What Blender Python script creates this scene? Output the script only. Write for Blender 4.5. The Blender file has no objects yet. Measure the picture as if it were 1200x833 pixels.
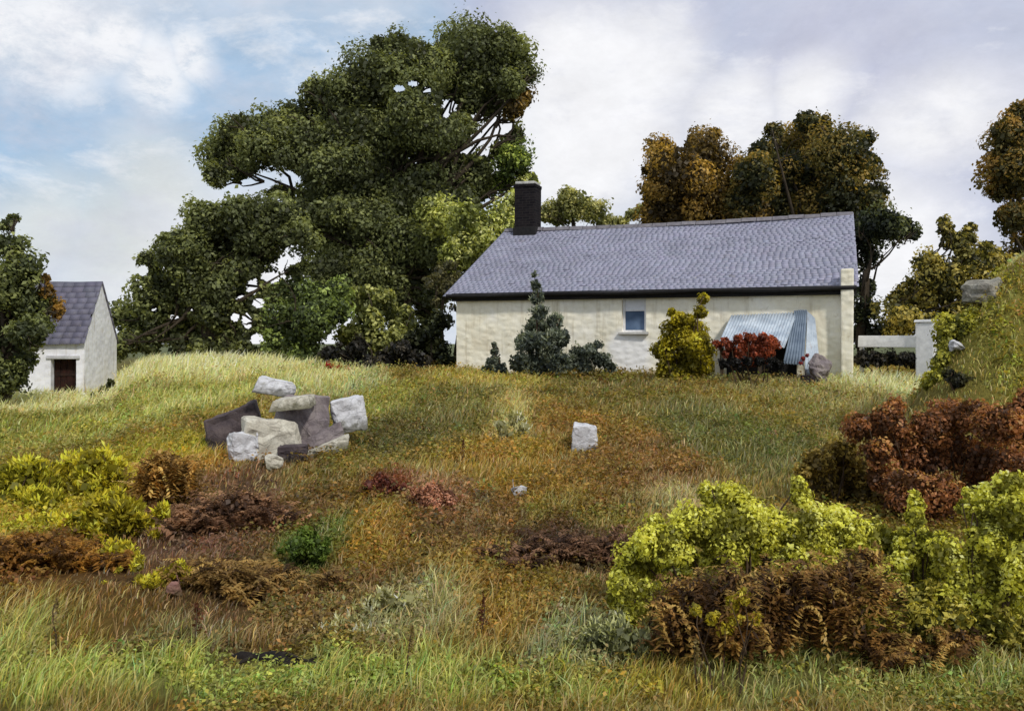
import bpy, bmesh, math, random
import numpy as np
from mathutils import Vector, Matrix, noise as mnoise

random.seed(7)
rng = np.random.default_rng(11)
scene = bpy.context.scene
COL = scene.collection

F = 1000.0           # focal length in photo pixels (photo 1200 wide)
HY = 400.0           # horizon row in the photo
EYE = 1.70           # eye height

# ------------------------------------------------------------------ helpers
def lin(c):
    c = np.asarray(c, float) / 255.0
    return np.where(c <= 0.04045, c / 12.92, ((c + 0.055) / 1.055) ** 2.4)

def at(px, py, Y):
    return np.array([(px - 600.0) / F * Y, Y, EYE + (HY - py) / F * Y])

def vnoise(x, y, z=0.0, seed=0):
    """vectorised value noise 0..1"""
    x, y, z = np.broadcast_arrays(np.asarray(x, float), np.asarray(y, float), np.asarray(z, float))
    xi, yi, zi = np.floor(x), np.floor(y), np.floor(z)
    fx, fy, fz = x - xi, y - yi, z - zi
    fx, fy, fz = [f * f * (3 - 2 * f) for f in (fx, fy, fz)]
    def h(a, b, c):
        v = np.sin(a * 127.1 + b * 311.7 + c * 74.7 + seed * 19.19) * 43758.5453
        return v - np.floor(v)
    def l(a, b, t): return a + (b - a) * t
    r = []
    for dz in (0, 1):
        r.append(l(l(h(xi, yi, zi + dz), h(xi + 1, yi, zi + dz), fx),
                   l(h(xi, yi + 1, zi + dz), h(xi + 1, yi + 1, zi + dz), fx), fy))
    return l(r[0], r[1], fz)

def fbm(x, y, z=0.0, seed=0, octv=4):
    s, a, t = 0.0, 0.5, 0.0
    for k in range(octv):
        s = s + a * vnoise(np.asarray(x) * 2 ** k, np.asarray(y) * 2 ** k, np.asarray(z) * 2 ** k, seed + k)
        t += a; a *= 0.5
    return s / t

def sstep(a, b, x):
    t = np.clip((np.asarray(x, float) - a) / (b - a), 0, 1)
    return t * t * (3 - 2 * t)

def tag(o, label=None, cat=None, group=None, kind=None):
    if label: o['label'] = label
    if cat: o['category'] = cat
    if group: o['group'] = group
    if kind: o['kind'] = kind
    return o

def empty(name, loc):
    o = bpy.data.objects.new(name, None)
    o.location = Vector([float(v) for v in loc]); o.empty_display_size = 0.2
    COL.objects.link(o)
    return o

def link(name, me, mat, parent=None):
    o = bpy.data.objects.new(name, me)
    if mat is not None: me.materials.append(mat)
    COL.objects.link(o)
    if parent is not None:
        o.parent = parent
        o.matrix_parent_inverse = Matrix.Translation(-parent.location)
    return o

def from_bm(name, bm, mat, parent=None, smooth=False):
    me = bpy.data.meshes.new(name)
    bmesh.ops.recalc_face_normals(bm, faces=bm.faces)
    if smooth:
        for f in bm.faces: f.smooth = True
    bm.to_mesh(me); bm.free()
    return link(name, me, mat, parent)

def np_mesh(name, verts, loops, starts, totals, cols=None):
    me = bpy.data.meshes.new(name)
    me.vertices.add(len(verts)); me.vertices.foreach_set('co', np.ascontiguousarray(verts, np.float32).ravel())
    me.loops.add(len(loops)); me.loops.foreach_set('vertex_index', np.ascontiguousarray(loops, np.int32))
    me.polygons.add(len(starts)); me.polygons.foreach_set('loop_start', np.ascontiguousarray(starts, np.int32))
    try: me.polygons.foreach_set('loop_total', np.ascontiguousarray(totals, np.int32))
    except Exception: pass
    if cols is not None:
        a = me.attributes.new('Col', 'FLOAT_COLOR', 'POINT')
        c4 = np.ones((len(verts), 4), np.float32); c4[:, :3] = cols
        a.data.foreach_set('color', c4.ravel())
    me.update(calc_edges=True); me.validate()
    return me

# ------------------------------------------------------------------ node helper
class NT:
    def __init__(self, tree):
        self.t = tree; tree.nodes.clear()
    def n(self, typ, **kw):
        nd = self.t.nodes.new(typ)
        for k, v in kw.items():
            if k.startswith('i_'):
                key = k[2:].replace('_', ' ')
                nd.inputs[key].default_value = v
            else: setattr(nd, k, v)
        return nd
    def l(self, a, b): self.t.links.new(a, b)
    def math(self, op, a, b=None, clamp=False):
        nd = self.t.nodes.new('ShaderNodeMath'); nd.operation = op; nd.use_clamp = clamp
        for i, v in enumerate((a, b)):
            if v is None: continue
            if isinstance(v, (int, float)): nd.inputs[i].default_value = v
            else: self.l(v, nd.inputs[i])
        return nd.outputs[0]
    def mix(self, fac, a, b, blend='MIX'):
        nd = self.t.nodes.new('ShaderNodeMix'); nd.data_type = 'RGBA'; nd.blend_type = blend
        for sock, v in ((nd.inputs[0], fac), (nd.inputs[6], a), (nd.inputs[7], b)):
            if isinstance(v, (int, float)): sock.default_value = v
            elif isinstance(v, (tuple, list, np.ndarray)): sock.default_value = tuple(float(q) for q in v)[:3] + (1.0,)
            else: self.l(v, sock)
        return nd.outputs[2]
    def ramp(self, fac, stops, interp='LINEAR'):
        nd = self.t.nodes.new('ShaderNodeValToRGB'); cr = nd.color_ramp; cr.interpolation = interp
        while len(cr.elements) < len(stops): cr.elements.new(0.5)
        for e, (p, c) in zip(cr.elements, stops):
            e.position = p
            if isinstance(c, (int, float)): c = (c, c, c)
            e.color = tuple(float(q) for q in c)[:3] + (1.0,)
        self.l(fac, nd.inputs[0])
        return nd.outputs[0]
    def noise(self, vec, scale, detail=6, rough=0.6, dist=0.0):
        nd = self.n('ShaderNodeTexNoise'); nd.inputs['Scale'].default_value = scale
        nd.inputs['Detail'].default_value = detail; nd.inputs['Roughness'].default_value = rough
        nd.inputs['Distortion'].default_value = dist
        if vec is not None: self.l(vec, nd.inputs['Vector'])
        return nd.outputs['Fac']
    def mapping(self, vec, scale=(1, 1, 1), rot=(0, 0, 0), loc=(0, 0, 0)):
        nd = self.n('ShaderNodeMapping'); nd.inputs['Scale'].default_value = scale
        nd.inputs['Rotation'].default_value = rot; nd.inputs['Location'].default_value = loc
        self.l(vec, nd.inputs['Vector']); return nd.outputs[0]
    def bump(self, h, strength=0.4, dist=0.02):
        nd = self.n('ShaderNodeBump'); nd.inputs['Strength'].default_value = strength
        nd.inputs['Distance'].default_value = dist; self.l(h, nd.inputs['Height']); return nd.outputs[0]

def new_mat(name):
    m = bpy.data.materials.new(name); m.use_nodes = True
    return m, NT(m.node_tree)

def finish(nt, col, rough=0.85, bump=None, spec=0.25):
    b = nt.n('ShaderNodeBsdfPrincipled'); o = nt.n('ShaderNodeOutputMaterial')
    if isinstance(col, (tuple, list, np.ndarray)): b.inputs['Base Color'].default_value = tuple(float(q) for q in col)[:3] + (1,)
    else: nt.l(col, b.inputs['Base Color'])
    if isinstance(rough, (int, float)): b.inputs['Roughness'].default_value = rough
    else: nt.l(rough, b.inputs['Roughness'])
    b.inputs['Specular IOR Level'].default_value = spec
    if bump is not None: nt.l(bump, b.inputs['Normal'])
    nt.l(b.outputs[0], o.inputs[0])
    return b

def mat_leaf(name='leaf', trans=0.42, gloss=0.02):
    m, nt = new_mat(name)
    at_ = nt.n('ShaderNodeAttribute', attribute_name='Col')
    d = nt.n('ShaderNodeBsdfDiffuse'); t = nt.n('ShaderNodeBsdfTranslucent'); g = nt.n('ShaderNodeBsdfGlossy')
    g.inputs['Roughness'].default_value = 0.5
    nt.l(at_.outputs['Color'], d.inputs['Color'])
    warm = nt.mix(1.0, at_.outputs['Color'], (1.2, 1.15, 0.55), 'MULTIPLY')
    nt.l(warm, t.inputs['Color'])
    s1 = nt.n('ShaderNodeMixShader'); s1.inputs[0].default_value = trans
    nt.l(d.outputs[0], s1.inputs[1]); nt.l(t.outputs[0], s1.inputs[2])
    s2 = nt.n('ShaderNodeMixShader'); s2.inputs[0].default_value = gloss
    nt.l(s1.outputs[0], s2.inputs[1]); nt.l(g.outputs[0], s2.inputs[2])
    o = nt.n('ShaderNodeOutputMaterial'); nt.l(s2.outputs[0], o.inputs[0])
    return m

def mat_bark(name, c1, c2):
    m, nt = new_mat(name)
    tc = nt.n('ShaderNodeTexCoord').outputs['Object']
    v = nt.mapping(tc, (9, 9, 1.6))
    f = nt.noise(v, 1.5, 8, 0.7)
    c = nt.ramp(f, [(0.3, lin(c1)), (0.7, lin(c2))])
    finish(nt, c, 0.95, nt.bump(f, 0.8, 0.03)); return m

def mat_stone(name, base, dark, light, scale=5.0, lichen=(165, 160, 120), lich=0.66):
    m, nt = new_mat(name)
    tc = nt.n('ShaderNodeTexCoord').outputs['Object']
    f = nt.noise(tc, scale, 9, 0.65, 0.4)
    c = nt.ramp(f, [(0.28, lin(dark)), (0.5, lin(base)), (0.72, lin(light))])
    f2 = nt.noise(tc, scale * 2.6, 5, 0.6)
    k = nt.ramp(f2, [(lich, 0.0), (lich + 0.06, 1.0)])
    c = nt.mix(nt.math('MULTIPLY', k, 0.55), c, lin(lichen))
    f3 = nt.noise(tc, scale * 9, 6, 0.7)
    c = nt.mix(0.35, c, nt.ramp(f3, [(0.3, 0.25), (0.7, 1.0)]), 'MULTIPLY')
    # moss creeping up from the foot
    geo = nt.n('ShaderNodeTexCoord').outputs['Object']
    sx = nt.n('ShaderNodeSeparateXYZ'); nt.l(geo, sx.inputs[0])
    mo = nt.math('SUBTRACT', nt.math('MULTIPLY', f2, 0.30), sx.outputs[2])
    c = nt.mix(nt.ramp(mo, [(0.02, 0.0), (0.14, 0.75)]), c, lin((72, 68, 38)))
    wp = nt.n('ShaderNodeVectorMath', operation='MULTIPLY_ADD'); nn_ = nt.n('ShaderNodeTexNoise'); nn_.inputs['Scale'].default_value = 4; nt.l(geo, nn_.inputs['Vector'])
    nt.l(nn_.outputs['Color'], wp.inputs[0]); wp.inputs[1].default_value = (.5, .5, .5); nt.l(geo, wp.inputs[2])
    vo = nt.n('ShaderNodeTexVoronoi', feature='DISTANCE_TO_EDGE'); vo.inputs['Scale'].default_value = 1.5; nt.l(nt.mapping(wp.outputs[0], (1, 1, 2.1), (.2, .3, 0)), vo.inputs['Vector'])
    ck = nt.ramp(vo.outputs['Distance'], [(0.0, 0.0), (0.035, 1.0)])
    c = nt.mix(.32, c, nt.ramp(ck, [(0.0, .35), (1.0, 1.0)]), 'MULTIPLY')
    h = nt.math('ADD', nt.math('ADD', nt.math('MULTIPLY', f, 0.8), nt.math('MULTIPLY', f3, 0.5)), nt.math('MULTIPLY', ck, .25))
    finish(nt, c, 0.92, nt.bump(h, 0.7, 0.025)); return m

def mat_plain(name, c1, c2, scale=6, rough=0.8, bump=0.3):
    m, nt = new_mat(name)
    tc = nt.n('ShaderNodeTexCoord').outputs['Object']
    f = nt.noise(tc, scale, 7, 0.65)
    c = nt.ramp(f, [(0.3, lin(c1)), (0.7, lin(c2))])
    finish(nt, c, rough, nt.bump(f, bump, 0.02)); return m

LEAF = mat_leaf('leaf')
GRASS = mat_leaf('grass_blade', 0.35, 0.05)
BARK = mat_bark('bark', (38, 32, 26), (82, 72, 58))
TWIG = mat_bark('twig', (45, 34, 26), (96, 78, 58))

# ------------------------------------------------------------------ terrain
def hgt(x, y):
    x = np.asarray(x, float); y = np.asarray(y, float)
    b = np.interp(y, [-60, 0, 3, 4, 24, 30, 45, 90, 250, 1600], [-0.6, -0.05, -0.01, 0.0, 0.74, 0.92, 1.0, 0.6, -1.5, -3.0])
    # left bank of pale grass
    b = b + 0.22 * np.exp(-((x + 8.5) / 2.6) ** 2 - ((y - 25.5) / 4) ** 2)
    # hollow the small outbuilding stands in
    w = (1 - sstep(-.49, -.42, x / np.maximum(y, 6.0))) * sstep(8, 19, y) * (1 - sstep(30, 40, y))
    b = b * (1 - w) + 0.10 * w
    # knoll on the right
    k = sstep(-1.0, 1.25, x - .505 * y + 0.2 * np.sin(y * 1.3)) * sstep(8.4, 12.2, y) * (1 - sstep(13.6, 16.5, y))
    b = b + 2.62 * k
    near = np.exp(-np.maximum(y - 30, 0) / 30.0)
    b = b + near * 0.16 * (fbm(x * 0.55, y * 0.55, 0, 3, 3) - 0.5) + near * 0.05 * (fbm(x * 2.3, y * 2.3, 0, 9, 3) - 0.5)
    return b

def ground_hit(px, py):
    """walk along the sight line of a photo pixel until it meets the hillside"""
    Y = np.arange(3.0, 60, 0.03)
    X = (px - 600) / F * Y; Z = EYE + (HY - py) / F * Y
    d = Z - hgt(X, Y)
    i = np.argmax(d <= 0) if np.any(d <= 0) else len(Y) - 1
    return float(X[i]), float(Y[i])

# patches of different growth on the hillside: photo place, extent, colour, height of the grass
PATCH = [
 (250,425,130,26,(214,206,146),.46),(385,446,50,20,(178,174,114),.38),(408,455,26,14,(146,150,98),.3),
 (170,482,65,34,(146,146,66),.30),(25,500,60,34,(124,122,46),.26),(215,480,22,20,(176,176,106),.34),
 (60,580,70,45,(150,138,36),.26),(125,580,50,45,(172,160,36),.28),(190,565,34,38,(156,116,52),.22),(60,660,80,40,(122,86,36),.2),
 (90,725,90,36,(128,102,38),.2),(275,590,66,50,(112,82,52),.18),(230,645,44,36,(116,84,68),.18),(260,690,80,46,(106,80,46),.18),
 (215,600,20,30,(150,130,80),.2),
 (255,620,84,60,(114,84,62),.18),(270,575,60,30,(112,82,56),.17),(320,610,50,34,(112,82,50),.16),(560,600,50,20,(128,98,54),.16),(160,690,60,30,(118,88,42),.18),(420,690,50,26,(120,94,50),.18),(720,560,50,24,(128,98,50),.16),(300,745,70,22,(116,92,52),.2),
 (360,650,30,36,(98,108,44),.2),(345,572,44,30,(124,112,42),.2),(430,640,44,34,(146,116,38),.2),(400,590,40,26,(122,100,42),.18),
 (446,570,28,14,(116,70,46),.14),(508,585,34,24,(150,116,82),.16),(530,480,64,26,(116,110,52),.22),(470,508,46,24,(96,90,48),.18),
 (430,480,40,20,(140,136,62),.22),(600,496,30,30,(172,156,92),.28),(590,448,70,9,(160,146,66),.3),(600,540,70,30,(152,124,46),.2),
 (720,462,60,22,(118,104,46),.2),(760,540,44,30,(134,104,54),.18),(680,505,60,20,(138,110,48),.18),(850,512,62,40,(104,104,50),.24),(650,560,60,24,(140,114,46),.18),
 (940,462,62,22,(140,130,74),.26),(1060,460,70,30,(190,186,134),.4),(1000,510,50,22,(128,118,60),.26),(800,590,44,16,(156,146,96),.26),
 (660,652,74,24,(80,58,42),.13),(520,628,66,20,(112,86,52),.15),(600,712,70,44,(146,120,50),.22),(560,650,70,16,(140,118,54),.2),(690,700,50,30,(130,108,50),.2),
 (470,722,62,30,(152,146,100),.3),(330,735,60,28,(134,114,64),.2),(690,760,60,36,(144,144,102),.3),
 (220,755,50,22,(120,110,66),.22),
 (30,750,44,34,(166,168,90),.34),(150,800,160,22,(156,160,76),.26),(420,805,180,24,(150,156,74),.24),(650,810,110,22,(146,144,62),.24),
 (760,805,60,26,(160,140,44),.26),(930,790,120,24,(150,150,76),.28),(1130,800,90,26,(136,140,64),.28),
 (1150,410,60,50,(150,144,58),.22),(1180,450,50,30,(140,132,52),.22),(1120,470,40,24,(140,124,56),.2),
]
def _world_patches():
    out = []
    for px, py, rx, ry, c, h in PATCH:
        X, Y = ground_hit(px, py)
        _, Ya = ground_hit(px, min(py + ry, 860)); _, Yb = ground_hit(px, max(py - ry, 404))
        if px > 1090 and py < 480: Ya, Yb = Y - 2.2, Y + 2.2
        out.append((X, Y, max(rx / F * Y, .05), max(Y - Ya, .12), min(max(Yb - Y, .12), 5.0), lin(c), h))
    return out
WP = _world_patches()
BASE_C = lin((132, 116, 50))

def growth(x, y, jitter=True):
    """colour and height of the growth at ground points"""
    x = np.asarray(x, float); y = np.asarray(y, float)
    s = np.clip(y / 14.0, .3, 1.5)
    wx = x + s * 0.55 * (fbm(x * 1.3 / s, y * 0.9 / s, 0, 21, 3) - .5) * 2
    wy = y + s * 0.85 * (fbm(x * 1.3 / s, y * 0.9 / s, 0, 41, 3) - .5) * 2
    W = np.full(x.shape, 0.05); C = W[..., None] * BASE_C; H = W * 0.2
    for X, Y, a, b0, b1, c, h in WP:
        dy = wy - Y
        q = ((wx - X) / a) ** 2 + np.where(dy < 0, dy / b0, dy / b1) ** 2
        w = np.exp(-1.3 * q ** 1.5)
        W = W + w; C = C + w[..., None] * c; H = H + w * h
    C = C / W[..., None]; H = H / W
    C = C * .93 + C.mean(-1, keepdims=True) * .07
    return C, H

def build_ground():
    t = np.linspace(-1, 1, 321)
    xs = 11 * t + 640 * np.sign(t) * np.abs(t) ** 9
    v = np.linspace(0, 1, 420)
    ys = -8 + 44 * v + 1500 * v ** 12
    X, Y = np.meshgrid(xs, ys)
    Z = hgt(X, Y)
    C, H = growth(X, Y)
    soil = lin((78, 62, 40))
    fw = sstep(30, 44, Y)[..., None]; C = C * (1 - fw) + lin((112, 120, 84)) * fw  # far ground fades to hazy grey-green, haze painted into the colour
    C = C * 0.8 + soil * 0.2
    verts = np.stack([X, Y, Z], -1).reshape(-1, 3)
    nx, ny = len(xs), len(ys)
    i = np.arange(nx - 1)[None, :] + nx * np.arange(ny - 1)[:, None]
    q = np.stack([i, i + 1, i + nx + 1, i + nx], -1).reshape(-1, 4)
    me = np_mesh('ground', verts, q.ravel(), np.arange(len(q)) * 4, np.full(len(q), 4), C.reshape(-1, 3))
    me.polygons.foreach_set('use_smooth', np.ones(len(q), bool))
    m, nt = new_mat('hillside_turf')
    a = nt.n('ShaderNodeAttribute', attribute_name='Col').outputs['Color']
    tc = nt.n('ShaderNodeTexCoord').outputs['Object']
    f = nt.noise(tc, 14, 9, 0.75); f2 = nt.noise(tc, 2.2, 5, 0.6)
    c = nt.mix(0.8, a, nt.ramp(f, [(0.3, 0.35), (0.7, 1.25)]), 'MULTIPLY')
    c = nt.mix(0.5, c, nt.ramp(f2, [(0.3, 0.6), (0.7, 1.2)]), 'MULTIPLY')
    finish(nt, c, 0.95, nt.bump(f, 0.9, 0.06), 0.1)
    o = link('ground', me, m); tag(o, kind='structure')
build_ground()

# ------------------------------------------------------------------ grass
COT_A = np.array([-1.69, 26.0]); ANG = math.radians(20)
CL = np.array([math.cos(ANG), -math.sin(ANG)]); CD = np.array([math.sin(ANG), math.cos(ANG)])
COT_LEN = 11.2; COT_HALF = 4.0
OUT_C = at(99, 465, 24.0)[:2]; OANG = math.radians(-10)
OLv = np.array([math.cos(OANG), -math.sin(OANG)]); ODv = np.array([math.sin(OANG), math.cos(OANG)])

def inside_buildings(x, y):
    u = (x - COT_A[0]) * CL[0] + (y - COT_A[1]) * CL[1]; d = (x - COT_A[0]) * CD[0] + (y - COT_A[1]) * CD[1]
    r = (u > -.05) & (u < COT_LEN + .05) & (d > -.02) & (d < 2 * COT_HALF)
    u = (x - OUT_C[0]) * OLv[0] + (y - OUT_C[1]) * OLv[1]; d = (x - OUT_C[0]) * ODv[0] + (y - OUT_C[1]) * ODv[1]
    return r | ((u < .05) & (u > -4.5) & (d > -.02) & (d < 4.1))

LOGX, LOGY = ground_hit(312, 776)
def by_log(x, y): return (((x - LOGX) / .30) ** 2 + ((y - LOGY + .10) / .22) ** 2) < .5 + 1.1 * vnoise(x * 9, y * 9, 0, 31)

def grass(name, label, n, y0, y1, hscale, wbase, lean=0.35, gain=1.0, hfix=None, bright=1.0, keep=None):
    Y = y0 * (y1 / y0) ** rng.random(n)
    X = Y * (rng.random(n) * 1.9 - 0.95)
    # clumping
    cl = fbm(X * 2.6, Y * 2.6, 0, 77, 3)
    ok = (rng.random(n) < sstep(.25, .55, cl) * .85 + .15) & ~inside_buildings(X, Y)
    if keep is not None: ok &= keep(X, Y)
    X, Y, cl = X[ok], Y[ok], cl[ok]; n = len(X)
    C, H = growth(X, Y)
    if hfix is not None: H = np.full(n, hfix)
    H = H * hscale * (0.45 + 0.9 * rng.random(n) ** 1.5) * (0.7 + 0.6 * cl)
    H = np.where(shrubby(X, Y), H * .55, H)
    H = np.where(by_log(X, Y), H * (.25 + .45 * rng.random(n) ** 2), H)
    Z = hgt(X, Y) - 0.015
    ang = rng.random(n) * 2 * np.pi
    la = rng.normal(0.6, 1.1, n); ln = lean * (0.3 + rng.random(n) * 1.3) * H     # a light breeze to the right
    dx, dy = np.cos(la) * ln, np.sin(la) * ln
    w = wbase * (0.6 + 0.8 * rng.random(n)) * np.clip(Y / 5, .8, 6) ** 0.75
    cx, cy = np.cos(ang) * w / 2, np.sin(ang) * w / 2
    v = np.empty((n, 5, 3))
    v[:, 0] = np.stack([X - cx, Y - cy, Z], -1); v[:, 1] = np.stack([X + cx, Y + cy, Z], -1)
    mx, my, mz = X + dx * .35, Y + dy * .35, Z + H * .58
    v[:, 2] = np.stack([mx + cx * .7, my + cy * .7, mz], -1); v[:, 3] = np.stack([mx - cx * .7, my - cy * .7, mz], -1)
    v[:, 4] = np.stack([X + dx, Y + dy, Z + H * (1 - .25 * lean)], -1)
    tint = (0.62 + 0.8 * rng.random(n))[:, None] * np.stack([1 + .16 * rng.normal(size=n), 1 + .08 * rng.normal(size=n), 1 + .2 * rng.normal(size=n)], -1)
    straw = (rng.random(n) < .12)[:, None]
    c = np.where(straw, C * .5 + lin((190, 172, 112)) * .5, C) * np.clip(tint, .25, 2) * gain * bright
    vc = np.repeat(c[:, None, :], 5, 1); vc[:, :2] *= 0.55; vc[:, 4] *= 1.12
    base = np.arange(n)[:, None] * 5
    quads = base + np.array([0, 1, 2, 3]); tris = base + np.array([3, 2, 4])
    loops = np.concatenate([quads.ravel(), tris.ravel()])
    starts = np.concatenate([np.arange(n) * 4, 4 * n + np.arange(n) * 3])
    tot = np.concatenate([np.full(n, 4), np.full(n, 3)])
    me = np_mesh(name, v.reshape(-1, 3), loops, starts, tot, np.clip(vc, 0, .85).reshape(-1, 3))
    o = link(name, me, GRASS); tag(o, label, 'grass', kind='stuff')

# ------------------------------------------------------------------ foliage
LEAFGAIN = 2.1
OCC = []
def leaf_verts(p, nrm, s, rndw=0.55, tdir=None):
    n = len(p)
    r = rng.normal(size=(n, 3))
    if tdir is not None:
        t = tdir / (np.linalg.norm(tdir, axis=1)[:, None] + 1e-9)
        nrm = np.cross(t, r); nrm /= np.linalg.norm(nrm, axis=1)[:, None] + 1e-9
    else:
        t = np.cross(nrm, r); t /= np.linalg.norm(t, axis=1)[:, None] + 1e-9
    b = np.cross(nrm, t)
    L = s[:, None] / 2; Wd = (s * rndw / 2)[:, None]; fo = (s * .12)[:, None]
    v = np.empty((n, 4, 3))
    v[:, 0] = p - t * L; v[:, 1] = p + b * Wd + nrm * fo; v[:, 2] = p + t * L; v[:, 3] = p - b * Wd + nrm * fo
    return v

def quad_mesh(name, v, c):
    n = len(v)
    return np_mesh(name, v.reshape(-1, 3), np.arange(n * 4), np.arange(n) * 4, np.full(n, 4),
                   np.repeat(np.clip(c, 0.002, .9)[:, None, :], 4, 1).reshape(-1, 3))

def unit(n):
    d = rng.normal(size=(n, 3)); return d / np.linalg.norm(d, axis=1)[:, None]

def crown_leaves(lobes, Y, pal, s, dens=45, spread=1.0, flat=0.9, core=True, upbias=.25, carve=(), depth=1.0, wid=.55, stray=.06, grow=1.12, spiky=0.0, gain=1.0, mixsize=1.0):
    """lobes: (px,py,r_px[,colour index or colour]) on the photo at distance Y; returns quads and colours"""
    V, Cc = [], []
    for lb in lobes:
        px, py, r = lb[:3]
        r_m = r * grow / F * Y
        yy = Y + rng.normal() * r_m * .7 * depth
        c = at(px, py, yy)
        p_ = pal if len(lb) < 4 else lb[3]
        cols = [lin(q) for q in p_]
        nsub = max(5, int(11 * spread))
        dirs = unit(nsub)
        cc = c + dirs * (r_m * rng.uniform(.25, .78, nsub))[:, None] * np.array([1, depth, flat])
        rr = r_m * rng.uniform(.32, .52, nsub)
        light = rng.random(nsub)
        ntot = int(dens * (r_m / s) ** 2)
        per = max(4, ntot // nsub)
        for j in range(nsub):
            d = unit(per)
            rad = rr[j] * rng.uniform(.55, 1.12, per) ** .7
            st = rng.random(per) < stray
            rad = np.where(st, rad * rng.uniform(1.1, 1.5, per), rad)
            p = cc[j] + d * rad[:, None]
            nn = d * .9 + rng.normal(size=(per, 3)) * .55 + np.array([0, 0, upbias])
            nn /= np.linalg.norm(nn, axis=1)[:, None]
            ls = s * (.55 + 1.0 * rng.random(per) ** 1.6 * mixsize)
            k = np.clip(light[j] * .75 + rng.normal(size=per) * .18 + .14 * d[:, 2], 0, .999) * (len(cols) - 1)  # upward leaves of a clump get lighter colours, top light painted in
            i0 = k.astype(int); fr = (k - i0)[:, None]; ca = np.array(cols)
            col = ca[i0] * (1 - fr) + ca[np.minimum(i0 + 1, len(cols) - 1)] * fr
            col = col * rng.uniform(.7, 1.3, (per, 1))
            td = None
            if spiky: td = d * .8 + np.array([0, 0, spiky]) + rng.normal(size=(per, 3)) * .35
            V.append(leaf_verts(p, nn, ls, wid * rng.uniform(.75, 1.3), td)); Cc.append(col)
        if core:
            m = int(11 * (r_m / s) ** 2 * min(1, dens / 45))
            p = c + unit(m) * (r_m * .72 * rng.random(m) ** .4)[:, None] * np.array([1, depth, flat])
            V.append(leaf_verts(p, unit(m), s * rng.uniform(1.1, 1.7, m), .8)); Cc.append(np.tile(cols[0] * .85, (m, 1)) * rng.uniform(.6, 1.2, (m, 1)))  # inner leaves darkened, the crown's inner shade put into their colour
    V = np.concatenate(V); Cc = np.concatenate(Cc) * LEAFGAIN * gain
    ctr = V.mean(1)
    keep = np.ones(len(V), bool)
    for px, py, rx, ry in carve:      # openings where the boughs part
        x0 = 600 + ctr[:, 0] / ctr[:, 1] * F; y0 = HY - (ctr[:, 2] - EYE) / ctr[:, 1] * F
        q = ((x0 - px) / rx) ** 2 + ((y0 - py) / ry) ** 2
        nz = vnoise(ctr[:, 0] * 2.2, ctr[:, 2] * 2.2, ctr[:, 1] * .3, 5)
        keep &= ~(q < .35 + 1.1 * nz)
    return V[keep], Cc[keep]

def fronds(lobes, Y, pal, s, per):
    V, C = [], []
    ca = np.array([lin(q) for q in pal]) * LEAFGAIN * 1.35
    for px, py, r in [l[:3] for l in lobes]:
        rm = r / F * Y * 1.25
        c = at(px, py, Y + rng.normal() * rm)
        for _ in range(max(3, int(per * min(1.6, r / 14)))):
            foot = c + np.array([rng.normal() * .6, rng.normal() * .6, 0]) * rm
            foot[2] = float(hgt(foot[0], foot[1]))
            a = rng.random() * 2 * np.pi
            out = np.array([math.cos(a), math.sin(a) * .9 - .15, 0])
            top = max(c[2] - foot[2], .05) + rm * rng.uniform(.1, 1.0)
            L = rm * rng.uniform(.6, 1.5) + .05
            n = 17; t = np.linspace(.18, 1, n)
            kk = rng.normal(size=3) * L * .16
            base = foot + kk * np.sin(t * 3.1)[:, None] + out * L * (t ** 1.5)[:, None] + np.stack([np.zeros(n), np.zeros(n), top * np.sin(t * math.pi * .62)], -1)
            side = np.cross(out, [0, 0, 1.0]); side = side / np.linalg.norm(side)
            wl = s * 1.9 * (1.05 - t) ** .7 * rng.uniform(.7, 1.2) + s * .3
            col = ca[rng.integers(0, len(ca))] * rng.uniform(.6, 1.25)
            for sg in (-1, 1):
                d = side * sg + out * .45 + np.array([0, 0, -.25]) + rng.normal(size=(n, 3)) * .3
                d = d / np.linalg.norm(d, axis=1)[:, None]
                p = base + d * (wl / 2)[:, None]
                nn = np.cross(d, out) * sg; nn = nn / (np.linalg.norm(nn, axis=1)[:, None] + 1e-9)
                b = np.cross(nn, d)
                v = np.empty((n, 4, 3)); Lh = (wl / 2)[:, None]; W = (wl * .13 + s * .07)[:, None]
                v[:, 0] = p - d * Lh; v[:, 1] = p + b * W - d * Lh * .3; v[:, 2] = p + d * Lh; v[:, 3] = p - b * W - d * Lh * .3
                V.append(v); C.append(np.tile(col, (n, 1)) * rng.uniform(.75, 1.2, (n, 1)))
    return np.concatenate(V), np.concatenate(C)

def tube_rings(bm, pts, radii, sides=8):
    prev = None
    pts = [Vector([float(q) for q in p]) for p in pts]
    for i, p in enumerate(pts):
        a = pts[min(i + 1, len(pts) - 1)] - pts[max(i - 1, 0)]
        a = a.normalized() if a.length > 1e-6 else Vector((0, 0, 1))
        u = a.orthogonal().normalized() if abs(a.z) < .99 else Vector((1, 0, 0))
        if abs(a.z) < .99:
            u = Vector((0, 0, 1)).cross(a).normalized()
        w = a.cross(u)
        ring = []
        for k in range(sides):
            t = 2 * math.pi * k / sides
            rr = radii[i] * (1 + .12 * math.sin(3 * t + i))
            ring.append(bm.verts.new(p + (u * math.cos(t) + w * math.sin(t)) * rr))
        if prev:
            for k in range(sides):
                try: bm.faces.new((prev[k], prev[(k + 1) % sides], ring[(k + 1) % sides], ring[k]))
                except ValueError: pass
        prev = ring
    if prev:
        try: bm.faces.new(prev)
        except ValueError: pass

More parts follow.
